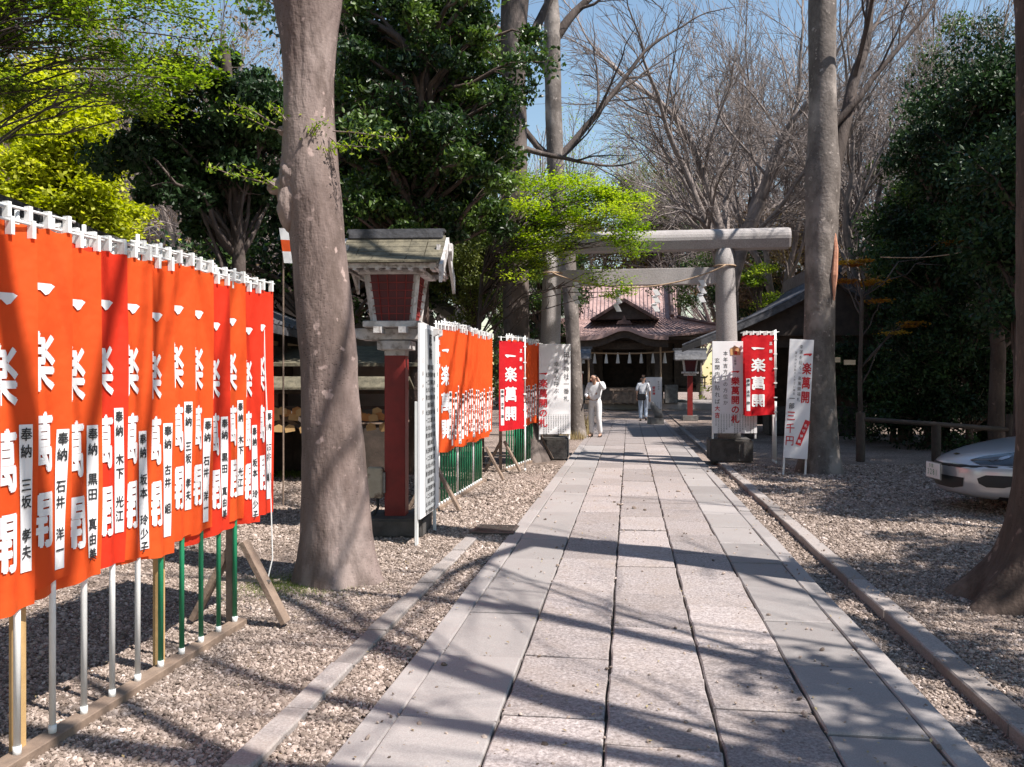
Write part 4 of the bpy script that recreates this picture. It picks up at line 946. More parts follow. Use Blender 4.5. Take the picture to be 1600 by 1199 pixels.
MB().box((0, .8, 1.2), (2.8, .06, 1.3)).build('back_panel', M['greywall'], t); MB().box((0, 0, .8), (2.6, 1.2, .06)).build('table_top', M['wood'], t)
MB().box((0, -.3, .4), (1.8, .6, .7)).build('counter', M['darkwood'], t)
t = thing('log_shelter', 'low dark gabled wooden shelter on the gravel left of the big trunk', 'shelter', (-3.55, 13.2, 0), .2)
MB().prism([(-.55, .05), (-.55, .62), (0, 1.0), (.55, .62), (.55, .05), (.48, .05), (.48, .58), (0, .9), (-.48, .58), (-.48, .05)], -.5, .5, lambda p, q: (p[0], q, p[1])).build('frame', M['wood'], t)
MB().box((0, .42, .35), (.96, .05, .6)).build('back_panel', M['darkwood'], t)
for s in (-1, 1): MB().bar((s * .66, 0, .52), (0, 0, 1.02), .04, 1.2, up=(0, 1, 0)).build('roof', M['darkwood'], t)
gh2 = gable_hall('grey walled outbuilding behind the lantern and stall', -6.0, -1.2, 17.5, 25, -3.4, 4.6, 3.2, 3.0, 2.9, 'greywall', 'tile', 'outbuilding')
t = thing('striped_streamer', 'orange and white streamer hanging in the gap left of the big trunk', 'streamer', (-2.76, 10.0, 0))
m = MB().cyl((0, .04, 0), (0, .04, 3.37), .012, 6); m.build('pole', M['wood'], t)
for i in range(3): MB().add([(-.04 + .02 * i, -.0, 3.35 - i * .14), (.06 + .02 * i, .03, 3.35 - i * .14), (.08 + .02 * i, .03, 3.21 - i * .14), (-.02 + .02 * i, 0, 3.21 - i * .14)], [(0, 1, 2, 3)]).build('stripe', M['red' if i % 2 else 'paper'], t)
t = thing('hanging_cord', 'thin white cord hanging at the far end of the near banners', 'cord', (-1.62, 5.42, 0))
MB().tube([(0, 0, 2.1), (.01, 0, 1.6), (.03, .01, 1.1), (.05, 0, .7), (.06, .0, .35), (.02, -.03, .15)], .004, 5).build('cord', M['plastic'], t)

# ------------------------------------------------------------------ right side: pavilion, storehouse, log rail
def pavilion():
    t = thing('purification_pavilion', 'dark curved-roof pavilion behind the right trunk', 'pavilion', (8.4, 23.5, 0), -.1)
    def rf(s):
        n = 8; pts = [(3.3 * i / n, 4.35 - 1.75 * (i / n) ** .72) for i in range(n + 1)]
        pts = [(s * a, b) for a, b in pts]
        MB().prism(pts + [(a, b - .16) for a, b in pts[::-1]], -2.4, 2.4, lambda p, q: (p[0], q, p[1])).build('roof_slope', M['tile'], t)
        m = MB()
        for i in range(16): m.tube([(a, -2.3 + i * .3, b + .03) for a, b in pts], .05, 5)
        m.build('roof_tile', M['tile'], t, kind='stuff')
    rf(1); rf(-1)
    MB().box((0, 0, 4.45), (.35, 5, .35)).build('ridge', M['tile'], t)
    MB().prism([(-2.9, 2.7), (0, 4.15), (2.9, 2.7)], -2.1, -2.0, lambda p, q: (p[0], q, p[1])).build('gable_panel', M['darkwood'], t)
    for sx in (-2, 2):
        for sy in (-1.8, 1.8): MB().box((sx, sy, 1.35), (.22, .22, 2.7)).build('column', M['darkwood'], t)
    MB().box((0, -1.8, 2.55), (4.6, .16, .3)).build('beam', M['darkwood'], t); MB().box((0, 1.8, 1.4), (4.2, .1, 2.4)).build('back_panel', M['darkwood'], t)
    MB().box((0, 0, .4), (2.4, 1.0, .8)).build('stone_basin', M['dark_stone'], t, bevel=.05)
pavilion()
t = thing('low_roof_building', 'low building with grey board roof behind the right gate pillar', 'building', UV(5.9, 34), -YAW)
MB().prism([(-1.6, 0), (0, .62), (1.6, 0), (1.6, -.1), (0, .5), (-1.6, -.1)], -1.5, 1.8, lambda p, q: (q, p[0], 3.45 + p[1])).build('roof', M['wood'], t)
MB().box((0, 0, 1.7), (2.6, 2.4, 3.3)).build('wall', M['darkwood'], t); MB().box((-.7, -1.25, 2.45), (1.1, .05, .8)).build('white_panel', M['whitepaint'], t)
t = thing('storehouse', 'dark plaster storehouse in the shade behind the silver car', 'building', (14.9, 18.8, 0), -.1)
MB().box((0, 0, 2.2), (6.2, 5, 4.4)).build('wall', M['darkwall'], t)
for s in (-1, 1): MB().prism([(0, 6.0), (s * 3.7, 4.2), (s * 3.7, 4.05), (0, 5.85)], -2.9, 2.9, lambda p, q: (p[0], q, p[1])).build('roof_slope', M['tile'], t)
MB().box((0, -2.53, 1.2), (1.4, .06, 2.2)).build('door', M['darkwood'], t, bevel=.01)
for i in range(2): MB().box((-2.1 + i * 4.2, -2.53, 2.8), (.7, .08, .6)).build('window', M['darkwood'], t, bevel=.01)
t = thing('log_railing', 'low rustic log railing in the shade beyond the car park', 'railing', (6.9, 15.6, 0), -.12)  # dark wood puts the railing's shade into its colour
for x, h_ in ((-.35, .92), (1.0, .7), (2.3, .9)): MB().cyl((x, 0, 0), (x, 0, h_), .085, 10).build('post', M['darkwood'], t, bevel=.01)
MB().tube([(-.35, -.02, .80), (.9, -.02, .72), (2.3, -.02, .62)], .045, 8).build('rail', M['darkwood'], t, smooth=True)
t = thing('boundary_hedge_wall', 'dark board fence deep in the shade at the right', 'fence', (15.2, 27, 0), -.1)
for i in range(40): MB().box((-6.0 + i * .42, 0, 1.1), (.39, .04, 2.2)).build('board', M['darkwood'], t)
for z in (.5, 1.7): MB().box((2.2, .05, z), (16.8, .06, .1)).build('rail', M['darkwood'], t)
for i, (x, y, z) in enumerate(((6.55, 16.9, 1.95), (6.9, 17.0, 1.9))):
    t = thing('paper_streamer', 'small white paper slip tied on a twig right of the trunk, %s one' % ['left', 'right'][i], 'paper slip', (x, y, z)); MB().box((0, 0, 0), (.26, .01, .10), rz=.2).build('slip', M['plaster'], t)
for px_, d_, lab, hh in ((903, 30, 'small red and white banner beyond the gate left of the priest', 1.7),):
    p = W(px_, 600, d_); t = thing('small_banner', lab, 'banner', (p.x, p.y, 0), 0)
    MB().box((0, 0, 1.15), (.32, .01, 1.3)).build('cloth', M['red2'], t); MB().cyl((-.17, 0, 0), (-.17, 0, 1.9), .012, 6).build('pole', M['plastic'], t); MB().box((.05, -.008, 1.15), (.09, .004, 1.0)).build('white_band', M['white'], t)

# ------------------------------------------------------------------ the parked car
def car():
    t = thing('parked_car', 'silver sports coupe parked on the gravel behind the right tree', 'car', (5.06, 9.75, 0), R(-3)); t.scale = (1.05, 1.05, 1.07)
    S = [(-.02, .30, .24, .36, .48, .52), (.04, .52, .20, .34, .53, .575), (.16, .70, .17, .33, .575, .63), (.38, .82, .16, .34, .63, .70), (.70, .885, .16, .36, .69, .765), (1.1, .905, .17, .38, .735, .825), (1.55, .90, .17, .40, .77, .875),
         (2.1, .895, .17, .42, .80, .90), (2.8, .90, .17, .44, .83, .92), (3.4, .915, .17, .46, .86, .95), (3.95, .90, .2, .5, .87, .96), (4.3, .82, .26, .5, .84, .93), (4.5, .66, .34, .5, .78, .86)]
    vs = []; k = 13
    for x, hw, zb, zm, zs, zt in S:
        half = [(0, zb), (hw * .6, zb), (hw * .93, zb + .03), (hw, zm), (hw * .985, (zm + zs) / 2 + .03), (hw * .90, zs), (hw * .5, zt - (zt - zs) * .12), (0, zt)]
        ring = [(-a, b) for a, b in half[::-1][:-1]] + half[:-1]
        ring = [(a, b) for a, b in half] + [(-a, b) for a, b in half[1:-1][::-1]]
        nose = .30 * (1 - min(1, x / .9)) if x < .9 else 0
        for a, b in ring:
            bx = x + (.50 * (abs(a) / .9) ** 2.4 * math.exp(-x * 1.4) if x < 2.5 else 0) - .03 * math.exp(-((b - .42) / .16) ** 2) * (x < .1)
            vs.append((bx, a, b))
    n = 14; fs = [(j * n + i, j * n + (i + 1) % n, (j + 1) * n + (i + 1) % n, (j + 1) * n + i) for j in range(len(S) - 1) for i in range(n)] + [tuple(range(n)), tuple(range((len(S) - 1) * n, len(S) * n))]
    o = MB().add(vs, fs).build('body', M['carpaint'], t, smooth=True)
    s_ = o.modifiers.new('sub', 'SUBSURF'); s_.levels = s_.render_levels = 3
    dg = bpy.context.evaluated_depsgraph_get(); m2 = bpy.data.meshes.new_from_object(o.evaluated_get(dg)); o.modifiers.clear(); o.data = m2
    bm = bmesh.new(); bm.from_mesh(m2); tree = BVHTree.FromBMesh(bm)
    def patch(name, poly, frm, m_, off, n=10, parent=t):
        # polygon in (p, q) laid on the body by casting from side ('side': p=x,q=z), 'front' (p=y,q=z) or 'top' (p=x,q=y)
        cx = sum(p for p, q in poly) / len(poly); cy = sum(q for p, q in poly) / len(poly); P = []
        # resample outline
        out = []
        for (a, b), (c_, d_) in zip(poly, poly[1:] + poly[:1]):
            for i in range(4): out.append((a + (c_ - a) * i / 4, b + (d_ - b) * i / 4))
        def cast(p, q):
            if frm == 'side': org, dr = Vector((p, -3, q)), Vector((0, 1, 0))
            elif frm == 'far': org, dr = Vector((p, 3, q)), Vector((0, -1, 0))
            elif frm == 'front': org, dr = Vector((-3, p, q)), Vector((1, 0, 0))
            else: org, dr = Vector((p, q, 3)), Vector((0, 0, -1))
            h_ = tree.ray_cast(org, dr)
            if h_[0] is None: return None
            nr = h_[1] if h_[1].dot(dr) < 0 else -h_[1]
            return h_[0] + nr * off
        R_ = []; L_ = 5
        for l in range(L_ + 1):
            f = l / L_
            for a, b in out:
                q = cast(cx + (a - cx) * f, cy + (b - cy) * f)
                R_.append(q if q is not None else (R_[-1] if R_ else Vector((0, 0, .4))))
        k_ = len(out); fs = [(l * k_ + i, l * k_ + (i + 1) % k_, (l + 1) * k_ + (i + 1) % k_, (l + 1) * k_ + i) for l in range(L_) for i in range(k_)]
        return MB().add(R_, fs).build(name, M[m_], parent, smooth=True)
    for s in (-1, 1):
        sd_ = 'side' if s < 0 else 'far'
        hl = patch('headlight', [(s * .33, .575), (s * .37, .62), (s * .52, .675), (s * .70, .69), (s * .81, .655), (s * .80, .585), (s * .66, .545), (s * .46, .54)], 'front', 'lens', .006)
        for y in (.55, .68):
            patch('reflector', [(s * y + .028 * math.cos(a), .615 + .024 * math.sin(a)) for a in [i * math.pi / 3 for i in range(6)]], 'front', 'chrome', .010, parent=hl)
        patch('side_intake', [(s * .49, .35), (s * .48, .40), (s * .54, .44), (s * .68, .445), (s * .74, .42), (s * .72, .36), (s * .64, .32), (s * .54, .315)], 'front', 'black', .006)
        for wx in (.98, 3.55):
            wh = MB().cyl((wx, s * .70, .315), (wx, s * .925, .315), .315, 28).build('wheel', M['rubber'], t, bevel=.02)
            MB().cyl((wx, s * .90, .315), (wx, s * .935, .315), .22, 24).build('rim', M['chrome'], wh, bevel=.01)
            patch('wheel_arch', [(wx + .37 * math.cos(a), .315 + .37 * math.sin(a)) for a in [math.pi * (i / 12) for i in range(13)]] + [(wx - .37, .2), (wx + .37, .2)], sd_, 'black', .004)
    patch('grille_opening', [(-.34, .30), (-.36, .395), (.36, .395), (.34, .30), (.2, .27), (-.2, .27)], 'front', 'black', .008)
    patch('hood_line', [(.42, -.55), (1.5, -.66), (1.5, -.655), (.42, -.545)], 'top', 'black', .003); patch('hood_line', [(.42, .55), (1.5, .66), (1.5, .655), (.42, .545)], 'top', 'black', .003)
    patch('hood_line', [(.16, -.40), (.42, -.55), (.425, -.54), (.165, -.39)], 'top', 'black', .003)
    patch('badge', [(.12, -.04), (.16, -.05), (.16, .05), (.12, .04)], 'top', 'chrome', .006)
    pl = MB().box((-.115, 0, .435), (.015, .33, .165)).build('number_plate', M['white'], t, bevel=.004)
    MB().box((-.11, 0, .435), (.012, .345, .18)).build('plate_frame', M['metal'], t)
    letters([('多', -.06, .485, .05, .05), ('摩', .0, .485, .05, .05)] + [(c, -.10 + i * .065, .42, .09, .09) for i, c in enumerate('3281')], lambda x, z, s: Vector((-.1255, -x, z)), bold=.0).build('plate_lettering', M['greenpole'], pl)
    patch('bumper_seam', [(s_y, z) for s_y, z in ((-.84, .545), (-.3, .50), (.3, .50), (.84, .545), (.84, .539), (.3, .494), (-.3, .494), (-.84, .539))], 'front', 'black', .003)
    patch('lower_lip', [(.30, .185), (.5, .18), (1.0, .18), (1.0, .205), (.5, .215), (.30, .225)], 'side', 'black', .004)
    # cabin: glass loft with roof skin
    C_ = [(1.55, .70, .87, .88), (2.15, .64, .89, 1.18), (2.5, .60, .90, 1.26), (3.0, .59, .91, 1.25), (3.5, .60, .93, 1.14), (4.1, .62, .94, .97)]
    vs = []; 
    for x, hw, z0, z1 in C_: vs += [(x, -hw - .08, z0), (x, -hw * .9, z0 + (z1 - z0) * .75), (x, -hw * .55, z1), (x, hw * .55, z1), (x, hw * .9, z0 + (z1 - z0) * .75), (x, hw + .08, z0)]
    n = 6; fs = [(j * n + i, j * n + i + 1, (j + 1) * n + i + 1, (j + 1) * n + i) for j in range(len(C_) - 1) for i in range(n - 1)]
    g_ = MB().add(vs, fs).build('cabin_glass', M['glass'], t, smooth=True); q = g_.modifiers.new('sub', 'SUBSURF'); q.levels = q.render_levels = 2
    vs = []
    for x, hw, z0, z1 in C_[1:5]: vs += [(x, -hw * .80, z0 + (z1 - z0) * .86 + .012), (x, -hw * .5, z1 + .012), (x, hw * .5, z1 + .012), (x, hw * .80, z0 + (z1 - z0) * .86 + .012)]
    n = 4; fs = [(j * n + i, j * n + i + 1, (j + 1) * n + i + 1, (j + 1) * n + i) for j in range(3) for i in range(n - 1)]
    g_ = MB().add(vs, fs).build('roof', M['carpaint'], t, smooth=True); q = g_.modifiers.new('sub', 'SUBSURF'); q.levels = q.render_levels = 2
    for s in (-1, 1): MB().box((1.95, s * .93, .95), (.12, .2, .12)).build('mirror', M['carpaint'], t, bevel=.03)
    bm.free()
car()

# ------------------------------------------------------------------ trees
def tree_thing(name, label, loc, group=None, cat='tree'): return thing(name, label, cat, loc, 0, group)
def rows_px(rows, d):
    out = []
    for py, a, b in rows: p = W((a + b) / 2, py, d); out.append((p.x, p.y, p.z, (b - a) / 2 / F * d))
    return sorted(out, key=lambda r: r[2])
def near_tree(label, rows, mat_, limbs, twig_prm, seed, flare=.2, sides=44, rough=.02, extra=None, lobes=5, top_r=None):
    base = (rows[0][0], rows[0][1], 0); t = tree_thing('tree', label, base)
    rows = [(rows[0][0], rows[0][1], -.06, rows[0][3])] + rows
    link('trunk', trunk_mesh('trunk', rows, mat_, sides, .06, seed, rough, flare, lobes, base), t)
    lm = Limbs(seed); top = rows[-1]
    for p, d, L, r in limbs: lm.grow(np.array(p) - np.array(base), d, L, r, 0, twig_prm)
    link('branches', lm.mesh('branches', mat_ if mat_ is M['bark1'] or mat_ is M['bark4'] else M['bark2']), t)
    return t, lm, base
P_big = [(7, .07, .02, 10, 3, .6, .62, .35), (6, .09, .03, 7, 4, .55, .6, .25), (5, .11, .02, 5, 4, .6, .6, .2), (4, .13, .0, 3, 4, .6, .6, .2), (3, .15, 0, 3, 0, .5, .5, .2)]
# the big trunk on the left
r1 = rows_px([(960, 452, 606), (925, 456, 603), (905, 466, 594), (870, 468, 586), (800, 472, 580), (740, 473, 573), (680, 472, 566), (620, 470, 558), (560, 468, 556), (500, 462, 552), (440, 460, 545), (380, 455, 539), (330, 449, 536),
              (290, 444, 532), (250, 442, 528), (215, 442, 524), (170, 444, 520), (120, 444, 521), (70, 441, 525), (20, 430, 531), (-40, 426, 536), (-150, 424, 540), (-260, 428, 540)], 6.33)
T1, l1, b1 = near_tree('big grey-brown trunk in front of the lantern, swelling burl on its left', r1, M['bark1'],
    [(W(450, -200, 6.33), (-.5, .1, 1), 3.2, .15), (W(515, -200, 6.33), (.35, .3, 1), 3.4, .16), (W(490, -255, 6.33), (-.1, .5, 1), 3.2, .14)], P_big, 3, .2, 64, .03)
m = MB()
bp = W(440, 268, 6.33)
def blob(c, r, sx, sy, sz, seed):
    bm = bmesh.new(); bmesh.ops.create_icosphere(bm, subdivisions=4, radius=r)
    for v in bm.verts: v.co = Vector((v.co.x * sx, v.co.y * sy, v.co.z * sz)) * (1 + .3 * noise.noise(v.co * 9 + Vector((seed, 0, 0))) + .15 * noise.noise(v.co * 26)) + Vector(c)
    vs = [v.co.copy() for v in bm.verts]; fs = [tuple(v.index for v in f.verts) for f in bm.faces]; bm.free(); return vs, fs
for (x, y, r, sx, sz, sd_) in ((457, 250, .08, 1, 1.1, 1), (453, 282, .11, .9, 1.2, 2), (459, 318, .12, 1, 1.7, 3), (446, 205, .05, 1, .8, 4), (434, 292, .07, 1.2, .9, 5), (468, 272, .12, 1.2, 1.0, 6)):
    vs, fs = blob(W(x, y, 6.27) - Vector(b1), r, sx, 1, sz, sd_); MB().add(vs, fs)  .build('burl', M['bark1'], T1, smooth=True)
lm = Limbs(31); tips = []
for x, y, dx, dz, L in ((440, 205, -1, .15, .42), (430, 195, -.8, .6, .35), (452, 198, -.3, .9, .2), (520, 205, 1, -.05, .52), (515, 215, .9, -.3, .35), (470, 235, .5, .8, .3), (445, 300, -.9, .5, .4), (425, 290, -1, .25, .5), (480, 240, .9, .3, .3)):
    p = np.array(W(x, y, 6.33 - .12)) - np.array(b1); P_, d_ = lm.limb(p, (dx, -.35, dz), L, .006, .002, 8, .12, .0, 5)
    for q in P_[2:]: lm.limb(q, lm.rng.normal(size=3), .07, .002, .001, 2, .1, 0, 3); tips.append(q)
link('sprout_twigs', lm.mesh('sprout_twigs', M['bark1']), T1)
rg = np.random.default_rng(8); C, tone = clump_points(rg, tips, 520, .035, .6)
link('sprout_leaves', np_mesh('sprout_leaves', *leaves(rg, C, .036, .45)[:2], M['maple'], leaves(rg, C, .036, .45)[2]), T1)
# right trunk with the bare branches
r5 = rows_px([(752, 1240, 1322), (735, 1247, 1314), (700, 1250, 1310), (640, 1252, 1305), (560, 1256, 1303), (480, 1258, 1304), (400, 1259, 1306), (330, 1260, 1309), (270, 1258, 1312), (230, 1263, 1308), (150, 1265, 1306), (80, 1264, 1305), (0, 1264, 1306), (-120, 1268, 1304), (-260, 1270, 1300)], 13.8)
T5, l5, b5 = near_tree('straight pale-barked tree behind the leaning narrow board', r5, M['bark3'],
    [(W(1302, 268, 13.8), (.34, .22, 1), 3.8, .12), (W(1300, 200, 13.8), (.8, -.2, .9), 2.4, .06), (W(1285, -240, 13.8), (-.4, .1, 1), 4.0, .16), (W(1290, -240, 13.8), (.4, .3, 1), 4, .16), (W(1285, -100, 13.8), (-.9, -.5, .8), 3.2, .1)], P_big, 5, .12, 40, .014)
MB().tube([W(1303, 470, 13.56), W(1304, 430, 13.56), W(1306, 390, 13.6), W(1303, 350, 13.65)], [.01, .05, .04, .01], 6).build('strip_of_bare_wood', M['peach'], T5).location = -Vector(b5)
# right foreground leaning tree
r6 = [(3.54, 5.6, 0, .43), (3.57, 5.6, .10, .375), (3.63, 5.6, .25, .33), (3.69, 5.6, .5, .31), (3.73, 5.6, .8, .305), (3.74, 5.6, 1.2, .30), (3.75, 5.62, 2, .295), (3.76, 5.65, 3, .285), (3.76, 5.7, 4.2, .28), (3.72, 5.75, 5.4, .27), (3.7, 5.8, 7.6, .24)]
P6 = [(8, .08, .02, 10, 4, .65, .62, .3), (6, .1, .02, 7, 4, .55, .6, .25), (5, .12, .01, 5, 4, .6, .6, .2), (4, .13, .0, 3, 4, .6, .6, .2), (3, .15, 0, 3, 0, .5, .5, .2)]
T6, l6, b6 = near_tree('dark trunk with flared roots at the right edge of the photo', r6, M['bark4'],
    [((3.7, 5.8, 7.3), (-.6, -.3, .8), 3.4, .11), ((3.7, 5.8, 7.4), (.5, .4, .9), 3.4, .11), ((3.7, 5.7, 5.6), (.1, -.9, .6), 3.0, .08), ((3.7, 5.8, 7.5), (-.1, .4, 1), 3.2, .1)], P6, 6, .62, 56, .03, lobes=6)
# dark trunk left of the gate and its neighbour behind
r2 = rows_px([(722, 800, 858), (700, 806, 850), (660, 802, 838), (600, 793, 829), (500, 786, 826), (420, 786, 826), (330, 786, 824), (250, 783, 824), (190, 776, 824), (150, 783, 822), (100, 783, 822), (40, 782, 823), (-20, 784, 828), (-200, 780, 824)], 15.8)
T2, l2, b2 = near_tree('dark straight trunk just left of the stone gate', r2, M['bark2'],
    [(W(785, 195, 15.8), (-.9, -.2, .35), 1.8, .13), (W(820, 75, 15.8), (.5, .2, .9), 2.2, .1), (W(800, -190, 15.8), (-.5, .1, 1), 4.5, .18), (W(805, -190, 15.8), (.4, .3, 1), 4.5, .18), (W(815, 230, 15.8), (.8, .3, -.35), 1.5, .06)], P_big, 2, .2, 36, .02)
r3 = rows_px([(684, 888, 918), (660, 889, 913), (600, 888, 910), (520, 884, 906), (450, 878, 902), (380, 872, 898), (300, 858, 884), (240, 854, 880), (180, 852, 878), (100, 850, 876), (40, 850, 876), (0, 850, 872), (-80, 852, 868)], 22.4)
T3, l3, b3 = near_tree('forked bare tree rising behind the left gate pillar', r3, M['bark3'],
    [(W(870, 255, 22.4), (.62, -.1, .8), 3.6, .11), (W(868, 60, 22.4), (.7, 0, .9), 2.8, .14), (W(860, -70, 22.4), (-.3, .2, 1), 3, .12), (W(860, -70, 22.4), (.2, .3, 1), 3, .12), (W(852, 240, 22.4), (-.8, .2, .8), 3, .10), (W(855, 110, 22.4), (-.7, .3, .9), 3, .09)],
    [(9, .07, .005, 8, 5, .6, .55, .3), (6, .09, .02, 6, 4, .55, .6, .25), (5, .11, .02, 4, 4, .6, .6, .2), (3, .15, 0, 3, 0, .5, .5, .2)], 12, .06, 28, .02)

# ---- bare trees with fans of fine twigs (shared meshes)
def bare_tree(label, px, d, scale, seed, prm, trunk_h=3.0, r=.28, lean=0, name='bare_tree', mat_='twig', nlimb=5, spread=.45, leaf=None, group=None, len0=5.0, lr=.6):
    p = W(px, 597, d); t = tree_thing(name, label, (p.x, p.y, 0), group)
    lm = Limbs(seed); P_, dd = lm.limb((0, 0, -.1), (lean, 0, 1), trunk_h, r, r * .8, 6, .02, 0, 12)
    link('trunk', lm.mesh('trunk', M['bark2' if mat_ == 'twig' else 'bark3']), t)
    lm = Limbs(seed + 1, d * .00023)
    for i in range(nlimb):
        a = 2 * math.pi * (i + lm.rng.uniform(-.3, .3)) / nlimb; sp = spread * lm.rng.uniform(.5, 1.2)
        q = P_[-1] - np.array([0, 0, lm.rng.uniform(0, trunk_h * .3)])
        lm.grow(q, (math.cos(a) * sp + lean, math.sin(a) * sp, 1), len0 * scale * lm.rng.uniform(.8, 1.1), r * .55, 0, prm)
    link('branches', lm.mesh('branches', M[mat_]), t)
    if leaf:
        mt, n, size, sprd = leaf; rg = np.random.default_rng(seed); C, tone = clump_points(rg, lm.tips, n, sprd, .8)
        V, Fc, s_ = leaves(rg, C, size, .5, shade=tone); link('crown', np_mesh('crown', V, Fc, M[mt], s_), t)
    return t
FAN = [(8, .10, .015, 7, 5, .62, .66, .15), (6, .11, .015, 5, 5, .52, .64, .12), (5, .12, .015, 3, 5, .48, .62, .1), (3, .12, .01, 3, 5, .45, .6, .1), (2, .1, 0, 3, 0, .4, .5, .2)]
FAN2 = [(6, .09, .02, 7, 6, .58, .66, .15), (5, .1, .02, 5, 6, .48, .64, .12), (4, .11, .02, 3, 7, .46, .6, .1), (3, .09, .01, 3, 0, .4, .6, .1)]
bare_tree('tall forked bare tree behind the right half of the gate beam', 1142, 27, 1.0, 41, FAN, 5.6, .36, .0, nlimb=5, spread=.5, len0=5.6)
bare_tree('bare tree fanning fine branches behind the pale right trunk', 1335, 24, 1.0, 47, FAN, 3.6, .26, .12, nlimb=5, spread=.62, len0=5.2)
bare_tree('bare tree with slanting branches left of the dark right-hand evergreens', 1400, 30, 1.1, 53, FAN, 4.0, .28, .1, nlimb=5, spread=.6, len0=5.6)
bare_tree('mid-distance bare tree filling the gap right of the gate pillar', 1215, 34, 1.2, 83, FAN, 4.5, .28, .02, nlimb=5, spread=.6, len0=5.6)
bare_tree('mid-distance bare tree behind the orange-leaved maple', 1450, 38, 1.35, 87, FAN, 5, .3, .0, nlimb=5, spread=.6, len0=5.6)
bare_tree('bare tree standing behind the camellia left of the big trunk', 330, 25, 1.0, 89, FAN, 4.5, .22, .0, nlimb=5, spread=.6, len0=5.0)
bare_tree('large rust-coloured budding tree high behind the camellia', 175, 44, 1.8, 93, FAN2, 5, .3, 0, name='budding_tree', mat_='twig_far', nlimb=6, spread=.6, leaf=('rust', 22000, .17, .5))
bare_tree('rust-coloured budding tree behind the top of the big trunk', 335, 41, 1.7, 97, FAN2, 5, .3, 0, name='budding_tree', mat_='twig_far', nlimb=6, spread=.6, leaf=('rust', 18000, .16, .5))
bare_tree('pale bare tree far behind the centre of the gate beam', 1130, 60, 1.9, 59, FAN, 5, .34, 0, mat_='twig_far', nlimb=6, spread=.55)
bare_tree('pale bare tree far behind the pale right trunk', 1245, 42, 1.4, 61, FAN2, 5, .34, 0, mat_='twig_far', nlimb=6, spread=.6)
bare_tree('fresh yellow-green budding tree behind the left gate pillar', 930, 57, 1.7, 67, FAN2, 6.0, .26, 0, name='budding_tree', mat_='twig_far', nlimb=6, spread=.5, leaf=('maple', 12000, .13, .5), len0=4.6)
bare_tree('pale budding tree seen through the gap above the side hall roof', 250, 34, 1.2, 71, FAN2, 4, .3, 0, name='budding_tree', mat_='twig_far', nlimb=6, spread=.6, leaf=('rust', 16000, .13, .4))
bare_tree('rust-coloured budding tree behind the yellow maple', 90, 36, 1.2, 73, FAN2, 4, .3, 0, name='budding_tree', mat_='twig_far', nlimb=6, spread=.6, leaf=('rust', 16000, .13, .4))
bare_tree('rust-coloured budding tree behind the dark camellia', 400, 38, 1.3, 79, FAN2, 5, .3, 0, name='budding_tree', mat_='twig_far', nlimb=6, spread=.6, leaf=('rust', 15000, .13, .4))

# ---- leafy trees
def leafy(label, loc, h_trunk, r, clumps, n, size, mt, seed, name='evergreen_tree', bark='bark4', spread=.5, zs=.7, asp=.5, flat=0.0, hollow=.3, group=None, lean=(0, 0), lr=.35):
    """clumps in coordinates relative to loc; each clump gets its own limb"""
    t = tree_thing(name, label, (loc[0], loc[1], 0), group); lm = Limbs(seed); rg = lm.rng
    P_, dd = lm.limb((0, 0, -.1), (lean[0], lean[1], 1), h_trunk, r, r * .55, 9, .03, 0, 12)
    link('trunk', lm.mesh('trunk', M[bark]), t)
    lm = Limbs(seed + 5)
    for c in clumps:
        k = min(len(P_) - 1, max(1, int(len(P_) * np.clip((c[2] - .9) / h_trunk, .2, .98)))); s_ = P_[k]; v = np.array(c) - s_; L = np.linalg.norm(v)
        pts = np.array([s_ + v * f + np.array([0, 0, .12 * L * math.sin(f * math.pi)]) + rg.normal(size=3) * .03 * L * (0 < f < 1) for f in np.linspace(0, 1, 6)])
        lm.tube(pts, np.linspace(max(.012, r * lr), .006, 6), 5)
        for q in range(4): lm.limb(pts[3] if q < 2 else pts[5], v / L + rg.normal(size=3) * .6, spread * 1.3, .012, .003, 4, .15, 0, 3)
    link('limbs', lm.mesh('limbs', M[bark]), t)
    C, tone = clump_points(rg, clumps, n, spread, zs, hollow)
    V, Fc, sh = leaves(rg, C, size, asp, flat, tone); link('crown', np_mesh('crown', V, Fc, M[mt], sh), t)
    return t
def ell(rng, n, c, rx, ry, rz, shell=.3):
    n = int(n * 1.35)
    p = rng.normal(size=(n, 3)); p /= np.linalg.norm(p, axis=1)[:, None]; p *= rng.uniform(shell, 1.28, n)[:, None]
    return np.array(c) + p * np.array([rx, ry, rz])
rg = np.random.default_rng(77)
def at(px, py, d, loc): p = W(px, py, d); return (p.x - loc[0], p.y - loc[1], p.z)
# dark evergreens in the middle-left
loc = W(372, 597, 10.4); cl = list(ell(rg, 24, at(310, 240, 10.0, loc), .95, .9, .7)) + list(ell(rg, 18, at(420, 190, 10.5, loc), .6, .8, .9)) + list(ell(rg, 8, at(380, 330, 10.6, loc), .6, .5, .5))
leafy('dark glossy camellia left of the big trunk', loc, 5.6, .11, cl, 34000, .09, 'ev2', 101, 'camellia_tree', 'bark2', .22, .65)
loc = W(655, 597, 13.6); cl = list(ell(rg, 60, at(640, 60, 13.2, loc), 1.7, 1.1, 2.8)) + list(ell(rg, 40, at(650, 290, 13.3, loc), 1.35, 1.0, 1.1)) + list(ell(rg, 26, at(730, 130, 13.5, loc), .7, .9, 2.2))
leafy('dense dark evergreen oak rising behind the red lantern', loc, 7.5, .2, cl, 62000, .10, 'ev', 103, 'evergreen_tree', 'bark4', .30, .6)
